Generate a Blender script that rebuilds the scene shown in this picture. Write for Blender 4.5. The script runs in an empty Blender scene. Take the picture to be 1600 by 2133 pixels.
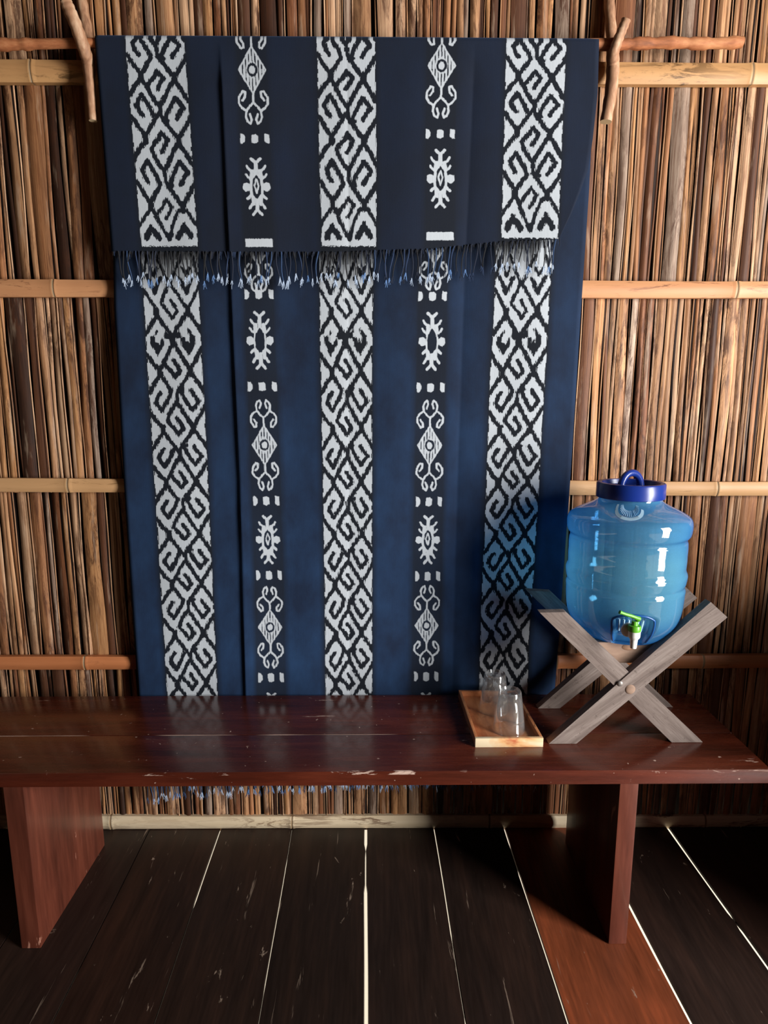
import bpy, bmesh, math, random
import numpy as np
from mathutils import Vector, Matrix

random.seed(7)
RNG = np.random.default_rng(7)
S = bpy.context.scene
COL = S.collection

# ------------------------------------------------------------------ camera
F = 1290.0
PITCH = math.radians(9.96)
YAW = math.radians(0.5)
H = 1.20
cam_d = bpy.data.cameras.new('camera')
cam = bpy.data.objects.new('camera', cam_d)
COL.objects.link(cam)
cam.location = (0, 0, H)
cam.rotation_euler = (math.pi / 2 - PITCH, 0, -YAW)
cam_d.sensor_fit = 'VERTICAL'
cam_d.sensor_height = 36.0
cam_d.lens = F / 2133.0 * 36.0
cam_d.clip_start = 0.02
S.camera = cam
ROT = np.array((Matrix.Rotation(-YAW, 3, 'Z') @ Matrix.Rotation(math.pi / 2 - PITCH, 3, 'X')))


def ray(px, py):
    px = np.asarray(px, float); py = np.asarray(py, float)
    d = np.stack([(px - 800) / F, -(py - 1066.5) / F, -np.ones_like(px + py * 0)], -1)
    return d @ ROT.T


def hit(px, py, y=None, z=None, x=None):
    """where the sight line of a measured point meets a real plane of the room"""
    d = ray(px, py)
    if y is not None:
        t = np.asarray(y) / d[..., 1]
    elif z is not None:
        t = (z - H) / d[..., 2]
    else:
        t = x / d[..., 0]
    p = d * t[..., None]
    p[..., 2] += H
    return p


def V(a):
    return Vector([float(v) for v in a])


# ------------------------------------------------------------------ materials
def srgb(r, g, b):
    f = lambda c: (c / 255 / 12.92) if c / 255 <= 0.04045 else ((c / 255 + 0.055) / 1.055) ** 2.4
    return (f(r), f(g), f(b), 1)


class NT:
    def __init__(self, name):
        self.m = bpy.data.materials.new(name)
        self.m.use_nodes = True
        self.t = self.m.node_tree
        self.t.nodes.clear()
        self.out = self.n('ShaderNodeOutputMaterial')

    def n(self, kind, **kw):
        nd = self.t.nodes.new(kind)
        for k, v in kw.items():
            if k == 'i':
                for kk, vv in v.items():
                    s = nd.inputs[kk]
                    if isinstance(vv, bpy.types.NodeSocket):
                        self.t.links.new(vv, s)
                    else:
                        s.default_value = vv
            else:
                setattr(nd, k, v)
        return nd

    def l(self, a, b):
        self.t.links.new(a, b)

    def math(self, op, a, b=0.0, c=0.0):
        nd = self.n('ShaderNodeMath', operation=op)
        for s, v in zip(nd.inputs, (a, b, c)):
            if isinstance(v, bpy.types.NodeSocket):
                self.l(v, s)
            else:
                s.default_value = v
        return nd.outputs[0]

    def mix(self, f, a, b, blend='MIX'):
        nd = self.n('ShaderNodeMix', data_type='RGBA', blend_type=blend)
        for s, v in ((nd.inputs[0], f), (nd.inputs[6], a), (nd.inputs[7], b)):
            if isinstance(v, bpy.types.NodeSocket):
                self.l(v, s)
            else:
                s.default_value = v
        return nd.outputs[2]

    def ramp(self, f, stops):
        nd = self.n('ShaderNodeValToRGB')
        cr = nd.color_ramp
        while len(cr.elements) > len(stops):
            cr.elements.remove(cr.elements[-1])
        while len(cr.elements) < len(stops):
            cr.elements.new(0.5)
        for e, (p, c) in zip(cr.elements, stops):
            e.position = p
            e.color = c if len(c) == 4 else (*c, 1)
        self.l(f, nd.inputs[0])
        return nd.outputs[0]

    def coord(self, scale=(1, 1, 1), kind='Object', rot=(0, 0, 0)):
        tc = self.n('ShaderNodeTexCoord')
        mp = self.n('ShaderNodeMapping', i={'Scale': scale, 'Rotation': rot})
        self.l(tc.outputs[kind], mp.inputs[0])
        return mp.outputs[0]

    def noise(self, vec, scale=5.0, detail=4.0, rough=0.55, dist=0.0):
        nd = self.n('ShaderNodeTexNoise', i={'Vector': vec, 'Scale': scale, 'Detail': detail, 'Roughness': rough, 'Distortion': dist})
        return nd.outputs[0]

    def bump(self, h, strength=0.3, dist=0.002):
        return self.n('ShaderNodeBump', i={'Height': h, 'Strength': strength, 'Distance': dist}).outputs[0]

    def pbr(self, **kw):
        p = self.n('ShaderNodeBsdfPrincipled')
        for k, v in kw.items():
            s = p.inputs[k.replace('_', ' ')]
            if isinstance(v, bpy.types.NodeSocket):
                self.l(v, s)
            else:
                s.default_value = v
        return p.outputs[0]

    def done(self, sh):
        self.l(sh, self.out.inputs[0])
        return self.m


G = lambda v: (v, v, v, 1)


def grain(name, c0, c1, c2, scale=(1, 1, 1), rough=0.6, ns=6.0, bump=0.25, coat=0.0, spec=0.5, scratch=None, sc_scale=(1, 1, 1), sc_t=(0.70, 0.76)):
    """wood: stretched noise between three tones, optional pale scratches"""
    n = NT(name)
    v = n.coord(scale)
    a = n.noise(v, ns, 6, 0.6, 0.4)
    b = n.noise(v, ns * 4.5, 3, 0.6)
    f = n.math('ADD', n.math('MULTIPLY', a, 0.75), n.math('MULTIPLY', b, 0.25))
    c = n.ramp(f, [(0.3, c0), (0.5, c1), (0.7, c2)])
    r = n.math('ADD', rough - 0.08, n.math('MULTIPLY', b, 0.16))
    if scratch:
        s = n.noise(n.coord(sc_scale), 9.0, 5, 0.65, 1.0)
        m = n.ramp(s, [(sc_t[0], G(0)), (sc_t[1], G(1))])
        c = n.mix(m, c, scratch)
    return n.done(n.pbr(Base_Color=c, Roughness=r, Coat_Weight=coat, Coat_Roughness=0.12, Specular_IOR_Level=spec, Normal=n.bump(f, bump, 0.001)))


def plain(name, col, rough=0.5, **kw):
    n = NT(name)
    a = n.noise(n.coord((1, 1, 1)), 60, 2)
    c = n.mix(n.math('MULTIPLY', a, 0.25), col, (col[0] * 0.75, col[1] * 0.75, col[2] * 0.75, 1))
    return n.done(n.pbr(Base_Color=c, Roughness=rough, **kw))


# reeds: colour of each stalk in a colour attribute, mottling on top
def reed_mat():
    n = NT('reed_stalks')
    at = n.n('ShaderNodeVertexColor', layer_name='tone').outputs[0]
    v1 = n.coord((1, 1, 0.022))
    v2 = n.coord((1, 1, 0.16))
    fine = n.noise(v1, 330, 4, 0.7)
    blot = n.noise(v2, 60, 6, 0.75, 0.8)
    zone = n.noise(n.coord((1, 1, 0.25)), 13, 3, 0.6)
    c = n.mix(n.ramp(fine, [(0.36, G(0.65)), (0.60, G(0))]), at, n.mix(1.0, at, srgb(142, 94, 66), 'MULTIPLY'))
    m = n.math('MULTIPLY', n.ramp(blot, [(0.45, G(0)), (0.58, G(0.9))]), n.ramp(zone, [(0.42, G(0.15)), (0.58, G(1))]))
    c = n.mix(m, c, srgb(72, 40, 23))
    pale = n.noise(n.coord((1, 1, 0.10)), 48, 4, 0.65)
    c = n.mix(n.ramp(pale, [(0.57, G(0)), (0.72, G(0.45))]), c, srgb(212, 184, 156))
    h = n.math('ADD', fine, n.math('MULTIPLY', blot, 0.5))
    return n.done(n.pbr(Base_Color=c, Roughness=0.62, Specular_IOR_Level=0.35, Normal=n.bump(h, 0.35, 0.0012)))


M_REED = reed_mat()
M_BACK = plain('dark_backing', srgb(38, 22, 14), 0.9)


def bamboo_mat(name, c0, c1, dark, amount=(0.56, 0.62)):
    n = NT(name)
    a = n.noise(n.coord((0.06, 1, 1)), 55, 4, 0.6)
    c = n.mix(a, c0, c1)
    b = n.noise(n.coord((0.16, 1, 1)), 36, 6, 0.75, 0.8)
    patch = n.noise(n.coord((0.8, 1, 1)), 3.1, 2, 0.5)
    k = n.math('MULTIPLY', n.ramp(b, [(amount[0], G(0)), (amount[1], G(1))]), n.ramp(patch, [(0.45, G(0.15)), (0.6, G(0.9))]))
    c = n.mix(k, c, dark)
    return n.done(n.pbr(Base_Color=c, Roughness=0.5, Specular_IOR_Level=0.4, Normal=n.bump(b, 0.15, 0.0008)))


M_BAM = [
    bamboo_mat('split_bamboo_olive', srgb(206, 160, 108), srgb(172, 126, 82), srgb(96, 70, 42), (0.52, 0.60)),
    bamboo_mat('split_bamboo_tan', srgb(214, 158, 112), srgb(182, 124, 84), srgb(120, 76, 52)),
    bamboo_mat('split_bamboo_pale', srgb(212, 166, 120), srgb(186, 142, 96), srgb(124, 92, 56)),
    bamboo_mat('split_bamboo_orange', srgb(206, 132, 84), srgb(158, 92, 54), srgb(96, 52, 30)),
    bamboo_mat('split_bamboo_white', srgb(232, 216, 188), srgb(198, 172, 134), srgb(96, 60, 36), (0.50, 0.55)),
]
M_NODE = plain('bamboo_node', srgb(150, 124, 92), 0.6)

# cloth
def cloth_mat():
    n = NT('indigo_ikat')
    sd = n.n('ShaderNodeAttribute', attribute_name='ikat').outputs['Fac']
    band = n.n('ShaderNodeAttribute', attribute_name='band').outputs['Fac']
    blueness = n.n('ShaderNodeAttribute', attribute_name='blueness').outputs['Fac']
    uv = n.n('ShaderNodeUVMap', uv_map='thread').outputs[0]
    sx = n.n('ShaderNodeSeparateXYZ', i={0: uv})
    u, v = sx.outputs[0], sx.outputs[1]
    cu = n.math('FLOOR', n.math('DIVIDE', u, 2.1))
    cv = n.math('FLOOR', n.math('DIVIDE', v, 9.0))
    wn = n.n('ShaderNodeTexWhiteNoise', noise_dimensions='2D', i={'Vector': n.n('ShaderNodeCombineXYZ', i={0: cu, 1: cv}).outputs[0]}).outputs[0]
    s = n.math('ADD', sd, n.math('MULTIPLY', n.math('SUBTRACT', wn, 0.5), n.math('ADD', 1.2, n.math('MULTIPLY', n.math('GREATER_THAN', band, 0.9), 2.2))))
    mask = n.ramp(n.math('ADD', n.math('MULTIPLY', s, 0.5), 0.5), [(0.18, G(0)), (0.82, G(1))])
    thr = n.noise(n.n('ShaderNodeCombineXYZ', i={0: n.math('MULTIPLY', u, 0.8), 1: n.math('MULTIPLY', v, 0.02)}).outputs[0], 1.0, 3)
    wht = n.mix(thr, srgb(168, 174, 180), srgb(198, 204, 210))
    blot = n.noise(n.n('ShaderNodeCombineXYZ', i={0: n.math('MULTIPLY', u, 0.012), 1: n.math('MULTIPLY', v, 0.007)}).outputs[0], 1.0, 5, 0.6)
    navy = n.mix(blueness, srgb(23, 29, 43), srgb(25, 40, 66))
    nav2 = n.mix(blueness, srgb(24, 33, 52), srgb(37, 65, 102))
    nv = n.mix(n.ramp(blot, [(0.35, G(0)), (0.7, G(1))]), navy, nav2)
    weft = n.noise(n.n('ShaderNodeCombineXYZ', i={0: n.math('MULTIPLY', u, 1.3), 1: n.math('MULTIPLY', v, 1.3)}).outputs[0], 1.0, 2)
    nv = n.mix(n.math('MULTIPLY', weft, 0.35), nv, (0.002, 0.003, 0.006, 1))
    nv = n.mix(band, nv, srgb(20, 23, 29))
    c = n.mix(mask, nv, wht)
    h = n.math('ADD', thr, weft)
    return n.done(n.pbr(Base_Color=c, Roughness=0.85, Specular_IOR_Level=0.2, Sheen_Weight=0.15, Sheen_Roughness=0.5, Sheen_Tint=srgb(120, 160, 220), Normal=n.bump(h, 0.25, 0.0006)))


M_CLOTH = cloth_mat()
M_YARN = [plain('yarn_navy', srgb(24, 32, 50), 0.85), plain('yarn_blue', srgb(44, 68, 104), 0.85), plain('yarn_black', srgb(20, 21, 26), 0.85), plain('yarn_mid', srgb(34, 52, 84), 0.85)]
M_TIP = [plain('yarn_tip_white', srgb(178, 194, 216), 0.8), plain('yarn_tip_blue', srgb(100, 136, 186), 0.8)]

M_BARK = grain('bark_orange', srgb(96, 52, 30), srgb(168, 102, 62), srgb(206, 146, 98), (0.25, 1, 1), 0.75, 38, 0.5)
M_STICK = grain('bark_brown', srgb(104, 66, 46), srgb(172, 128, 96), srgb(222, 190, 158), (1, 1, 0.3), 0.7, 34, 0.5)
M_CUT = plain('cut_wood', srgb(226, 200, 156), 0.8)

def bench_mat():
    n = NT('bench_varnish')
    v = n.coord((0.10, 1, 1))
    a = n.noise(v, 22, 6, 0.6, 0.4)
    b = n.noise(v, 100, 3, 0.6)
    f = n.math('ADD', n.math('MULTIPLY', a, 0.75), n.math('MULTIPLY', b, 0.25))
    c = n.ramp(f, [(0.3, srgb(50, 21, 13)), (0.5, srgb(77, 31, 19)), (0.7, srgb(102, 45, 28))])
    tc = n.n('ShaderNodeTexCoord').outputs['Object']
    sx = n.n('ShaderNodeSeparateXYZ', i={0: tc})
    x, y, z = sx.outputs
    # paint rubbed off along the front top edge and along the joint of the two planks
    chip = n.noise(n.coord((0.35, 1, 1)), 26, 5, 0.7, 0.8)
    edge = n.math('MULTIPLY', n.math('GREATER_THAN', z, ZB_TOP - 0.0075), n.math('LESS_THAN', y, YF_LOCAL + 0.004))
    m1 = n.math('MULTIPLY', edge, n.ramp(chip, [(0.585, G(0)), (0.64, G(0.9))]))
    line = n.math('LESS_THAN', n.math('ABSOLUTE', n.math('SUBTRACT', y, SEAM_LOCAL)), 0.0016)
    part = n.noise(n.coord((1, 0.01, 0.01)), 2.6, 2)
    m2 = n.math('MULTIPLY', n.math('MULTIPLY', line, n.math('LESS_THAN', x, 0.10)), n.ramp(part, [(0.46, G(0)), (0.52, G(0.75))]))
    s1 = n.noise(n.coord((0.5, 2.2, 1.4)), 9, 5, 0.65, 1.0)
    m3 = n.ramp(s1, [(0.675, G(0)), (0.70, G(0.8))])
    dots = n.noise(n.coord((1, 1, 1)), 75, 2, 0.5)
    m4 = n.ramp(dots, [(0.735, G(0)), (0.76, G(0.7))])
    m = n.math('MAXIMUM', n.math('MAXIMUM', m1, m2), n.math('MAXIMUM', m3, m4))
    c = n.mix(m, c, srgb(206, 178, 162))
    r = n.math('ADD', 0.20, n.math('MULTIPLY', b, 0.14))
    return n.done(n.pbr(Base_Color=c, Roughness=r, Coat_Weight=0.35, Coat_Roughness=0.16, Specular_IOR_Level=0.5, Normal=n.bump(f, 0.07, 0.001)))


ZB_TOP, YF_LOCAL = 0.43, 1.20 - 1.375
SEAM_LOCAL = float(hit(700, 1530, z=0.43)[1]) - 1.375
M_BENCH = bench_mat()
M_LEG = grain('bench_leg_varnish', srgb(62, 29, 20), srgb(90, 44, 31), srgb(116, 61, 44), (1, 1, 0.10), 0.38, 20, 0.08, 0.2, 0.5,
              srgb(176, 124, 104), (1.6, 1.6, 0.6), (0.67, 0.70))
def slat_mat(name, ang):
    n = NT(name)
    tc = n.n('ShaderNodeTexCoord').outputs['Object']
    vr = n.n('ShaderNodeVectorRotate', rotation_type='Y_AXIS', i={'Vector': tc, 'Angle': ang}).outputs[0]
    mp = n.n('ShaderNodeMapping', i={'Vector': vr, 'Scale': (0.07, 1, 1)}).outputs[0]
    a = n.noise(mp, 60, 6, 0.65, 0.5)
    b = n.noise(mp, 300, 3, 0.6)
    sp = n.noise(tc, 120, 4, 0.7)
    f = n.math('ADD', n.math('MULTIPLY', a, 0.7), n.math('MULTIPLY', b, 0.3))
    c = n.ramp(f, [(0.32, srgb(88, 75, 69)), (0.5, srgb(122, 108, 101)), (0.68, srgb(148, 135, 127))])
    c = n.mix(n.ramp(sp, [(0.60, G(0)), (0.70, G(0.6))]), c, srgb(70, 58, 52))
    return n.done(n.pbr(Base_Color=c, Roughness=0.8, Specular_IOR_Level=0.3, Normal=n.bump(f, 0.3, 0.0008)))


M_GREY = slat_mat('weathered_grey_wood_rising', math.radians(38))
M_GREY2 = slat_mat('weathered_grey_wood_falling', math.radians(-43))
M_BOARD = grain('weathered_board', srgb(110, 86, 70), srgb(146, 118, 99), srgb(166, 138, 118), (0.2, 1, 1), 0.75, 26, 0.2)
M_KNOT = plain('knot_wood', srgb(150, 112, 84), 0.7)
M_NAIL = plain('nail_steel', srgb(150, 142, 136), 0.45, Metallic=0.6)
M_TRAY = grain('tray_wood', srgb(150, 84, 50), srgb(200, 128, 82), srgb(226, 162, 114), (1, 0.25, 1), 0.38, 26, 0.1, 0.3, 0.5,
               srgb(112, 68, 40), (2.2, 2.2, 1), (0.60, 0.68))
def front_mat():
    n = NT('tray_pale_front')
    a = n.noise(n.coord((0.5, 1, 1)), 16, 4, 0.6, 0.5)
    c = n.ramp(a, [(0.4, srgb(236, 216, 180)), (0.55, srgb(226, 176, 122)), (0.66, srgb(190, 104, 66))])
    return n.done(n.pbr(Base_Color=c, Roughness=0.4, Coat_Weight=0.3))
M_TFRONT = front_mat()


def floor_mat(name, c0, c1, c2, rough, scr):
    n = NT(name)
    at = n.n('ShaderNodeVertexColor', layer_name='tone').outputs[0]
    v = n.coord((1, 0.09, 1))
    a = n.noise(v, 22, 6, 0.6, 0.4)
    b = n.noise(v, 120, 3, 0.6)
    f = n.math('ADD', n.math('MULTIPLY', a, 0.7), n.math('MULTIPLY', b, 0.3))
    c = n.ramp(f, [(0.3, c0), (0.5, c1), (0.72, c2)])
    c = n.mix(1.0, c, at, 'MULTIPLY')
    s1 = n.noise(n.coord((1.4, 0.55, 1)), 13, 5, 0.7, 1.2)
    s2 = n.noise(n.coord((3.0, 0.3, 1), rot=(0, 0, 0.12)), 16, 4, 0.7, 0.6)
    m = n.math('MAXIMUM', n.ramp(s1, [(0.655, G(0)), (0.70, G(scr))]), n.ramp(s2, [(0.66, G(0)), (0.72, G(scr * 0.7))]))
    c = n.mix(m, c, srgb(168, 146, 128))
    r = n.math('ADD', rough, n.math('MULTIPLY', b, 0.2))
    return n.done(n.pbr(Base_Color=c, Roughness=r, Specular_IOR_Level=0.4, Normal=n.bump(f, 0.2, 0.001)))


M_FLOOR = floor_mat('floor_planks', srgb(24, 16, 13), srgb(38, 26, 21), srgb(54, 36, 28), 0.36, 0.8)


def jug_mat():
    n = NT('blue_jug_plastic')
    dust = n.noise(n.coord((1, 1, 1)), 300, 3, 0.6)
    face = n.n('ShaderNodeLayerWeight', i={'Blend': 0.5}).outputs['Facing']
    zz = n.n('ShaderNodeSeparateXYZ', i={0: n.n('ShaderNodeTexCoord').outputs['Object']}).outputs[2]
    thick = n.ramp(zz, [(0.0, G(1)), (0.045, G(0.75)), (0.075, G(0.15)), (0.19, G(0.0)), (0.235, G(0.55)), (0.30, G(0.7))])
    depth = n.math('MINIMUM', 1.0, n.math('ADD', n.math('MULTIPLY', n.math('POWER', face, 3.0), 0.8), n.math('MULTIPLY', thick, 0.6)))
    tr = n.n('ShaderNodeBsdfTransparent', i={'Color': n.mix(depth, srgb(168, 226, 252), srgb(64, 148, 226))}).outputs[0]
    tl = n.n('ShaderNodeBsdfTranslucent', i={'Color': n.mix(depth, srgb(168, 234, 255), srgb(84, 172, 240))}).outputs[0]
    df = n.n('ShaderNodeBsdfDiffuse', i={'Color': n.mix(depth, srgb(136, 216, 250), srgb(60, 144, 222))}).outputs[0]
    gl = n.n('ShaderNodeBsdfGlossy', i={'Color': (1, 1, 1, 1), 'Roughness': 0.05}).outputs[0]
    a = n.n('ShaderNodeMixShader', i={0: 0.45, 1: tl, 2: df}).outputs[0]
    k = n.math('ADD', n.math('MULTIPLY', n.math('POWER', face, 1.5), 0.30), n.math('ADD', n.math('MULTIPLY', dust, 0.10), 0.42))
    b = n.n('ShaderNodeMixShader', i={0: k, 1: tr, 2: a}).outputs[0]
    f = n.math('ADD', n.math('MULTIPLY', n.math('POWER', face, 4.0), 0.6), 0.075)
    c = n.n('ShaderNodeMixShader', i={0: f, 1: b, 2: gl}).outputs[0]
    return n.done(c)


M_JUG = jug_mat()
M_WATER = None
M_LID = plain('lid_blue', srgb(24, 50, 132), 0.28)
M_ARCH = plain('arch_blue', srgb(30, 84, 150), 0.25)
M_EMB = plain('emblem_pale', srgb(176, 214, 238), 0.5)
M_TAPW = plain('tap_white', srgb(236, 234, 226), 0.35)
M_TAPG = plain('tap_green', srgb(96, 172, 44), 0.35)


def glass_mat():
    n = NT('clear_glass')
    tr = n.n('ShaderNodeBsdfTransparent', i={'Color': (0.95, 0.96, 0.96, 1)}).outputs[0]
    gl = n.n('ShaderNodeBsdfGlossy', i={'Color': (1, 1, 1, 1), 'Roughness': 0.015}).outputs[0]
    face = n.n('ShaderNodeLayerWeight', i={'Blend': 0.5}).outputs['Facing']
    k = n.math('ADD', n.math('MULTIPLY', n.math('POWER', face, 2.6), 0.8), 0.08)
    df = n.n('ShaderNodeBsdfDiffuse', i={'Color': (0.9, 0.92, 0.92, 1)}).outputs[0]
    hz = n.n('ShaderNodeMixShader', i={0: n.math('ADD', 0.035, n.math('MULTIPLY', n.math('POWER', face, 2.0), 0.10)), 1: tr, 2: df}).outputs[0]
    return n.done(n.n('ShaderNodeMixShader', i={0: k, 1: hz, 2: gl}).outputs[0])


M_GLASS = glass_mat()
M_GROUND = plain('sunlit_sand', srgb(226, 214, 192), 0.95)
M_PLAIN = grain('plain_boards', srgb(28, 18, 13), srgb(44, 29, 21), srgb(60, 41, 30), (1, 1, 0.1), 0.8, 10)

# ------------------------------------------------------------------ mesh helpers
def link(name, me, mats, parent=None):
    o = bpy.data.objects.new(name, me)
    COL.objects.link(o)
    if not isinstance(mats, (list, tuple)):
        mats = [mats]
    for m in mats:
        me.materials.append(m)
    if parent is not None:
        o.parent = parent
        o.matrix_parent_inverse = parent.matrix_world.inverted() if False else Matrix.Translation(-parent.location) if parent.parent is None else Matrix.Identity(4)
    return o


def from_bm(name, bm, mats, parent=None, smooth=True, angle=35):
    bmesh.ops.recalc_face_normals(bm, faces=bm.faces)
    me = bpy.data.meshes.new(name)
    bm.to_mesh(me); bm.free()
    if smooth:
        me.polygons.foreach_set('use_smooth', [True] * len(me.polygons))
        try:
            me.set_sharp_from_angle(angle=math.radians(angle))
        except Exception:
            pass
    return link(name, me, mats, parent)


def prism(bm, pts, off, bevel=0.0, seg=2, mi=0):
    """pts: 3-D polygon, swept by vector off; optional rounded edges"""
    v0 = [bm.verts.new(V(p)) for p in pts]
    v1 = [bm.verts.new(V(p) + V(off)) for p in pts]
    fs = [bm.faces.new(v0), bm.faces.new(v1[::-1])]
    k = len(pts)
    for i in range(k):
        fs.append(bm.faces.new([v0[i], v1[i], v1[(i + 1) % k], v0[(i + 1) % k]]))
    for f in fs:
        f.material_index = mi
    if bevel:
        es = set()
        for f in fs:
            es.update(f.edges)
        r = bmesh.ops.bevel(bm, geom=list(es), offset=bevel, segments=seg, profile=0.7, affect='EDGES')
        for f in r['faces']:
            f.material_index = mi
    return fs


def box(bm, x0, x1, y0, y1, z0, z1, bevel=0.0, mi=0, cuts=0):
    prism(bm, [(x0, y0, z0), (x1, y0, z0), (x1, y0, z1), (x0, y0, z1)], (0, y1 - y0, 0), bevel, 2, mi)


def tube(bm, pts, rad, seg=10, mi=0, cap_mi=None, rough=0.0):
    pts = [V(p) for p in pts]
    rings = []
    up = Vector((0.13, 0.9, 0.31)).normalized()
    for i, p in enumerate(pts):
        a = pts[max(i - 1, 0)]; b = pts[min(i + 1, len(pts) - 1)]
        t = (b - a).normalized()
        n1 = t.cross(up)
        if n1.length < 1e-4:
            n1 = t.cross(Vector((1, 0, 0)))
        n1.normalize(); n2 = t.cross(n1)
        r = rad[i] if hasattr(rad, '__len__') else rad
        ring = []
        for k in range(seg):
            q = 2 * math.pi * k / seg
            rr = r * (1 + rough * random.uniform(-1, 1))
            ring.append(bm.verts.new(p + (n1 * math.cos(q) + n2 * math.sin(q)) * rr))
        rings.append(ring)
    for a, b in zip(rings, rings[1:]):
        for k in range(seg):
            f = bm.faces.new([a[k], a[(k + 1) % seg], b[(k + 1) % seg], b[k]])
            f.material_index = mi
    for ring in (rings[0][::-1], rings[-1]):
        f = bm.faces.new(ring)
        f.material_index = mi if cap_mi is None else cap_mi


def lathe(bm, prof, seg=64, c=(0, 0, 0), mi=0, close=False):
    """prof: (r, z) list"""
    rings = []
    for r, z in prof:
        if r < 1e-6:
            rings.append([bm.verts.new((c[0], c[1], c[2] + z))])
        else:
            rings.append([bm.verts.new((c[0] + r * math.cos(2 * math.pi * k / seg), c[1] + r * math.sin(2 * math.pi * k / seg), c[2] + z)) for k in range(seg)])
    pairs = list(zip(rings, rings[1:]))
    if close:
        pairs.append((rings[-1], rings[0]))
    for a, b in pairs:
        for k in range(seg):
            if len(a) == 1 and len(b) == 1:
                continue
            if len(a) == 1:
                f = bm.faces.new([a[0], b[k], b[(k + 1) % seg]])
            elif len(b) == 1:
                f = bm.faces.new([a[k], a[(k + 1) % seg], b[0]])
            else:
                f = bm.faces.new([a[k], a[(k + 1) % seg], b[(k + 1) % seg], b[k]])
            f.material_index = mi


def smooth_path(pts, n=6):
    pts = [V(p) for p in pts]
    out = []
    for i in range(len(pts) - 1):
        p0 = pts[max(i - 1, 0)]; p1 = pts[i]; p2 = pts[i + 1]; p3 = pts[min(i + 2, len(pts) - 1)]
        for k in range(n):
            t = k / n
            out.append(0.5 * ((2 * p1) + (p2 - p0) * t + (2 * p0 - 5 * p1 + 4 * p2 - p3) * t * t + (-p0 + 3 * p1 - 3 * p2 + p3) * t ** 3))
    out.append(pts[-1])
    return out


def tag(o, label=None, cat=None, group=None, kind=None):
    if label: o['label'] = label
    if cat: o['category'] = cat
    if group: o['group'] = group
    if kind: o['kind'] = kind
    return o


def thing(name, loc, label, cat, group=None):
    o = bpy.data.objects.new(name, None)
    COL.objects.link(o)
    o.empty_display_size = 0.05
    o.location = V(loc)
    return tag(o, label, cat, group)


# ------------------------------------------------------------------ the room
Y_WALL = 1.612          # dark backing sheet behind the stalks
Y_REED = 1.6035
Y_BASE = 1.587          # front of the bamboo strip at the floor
X0, X1 = -2.3, 1.30     # side walls


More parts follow.
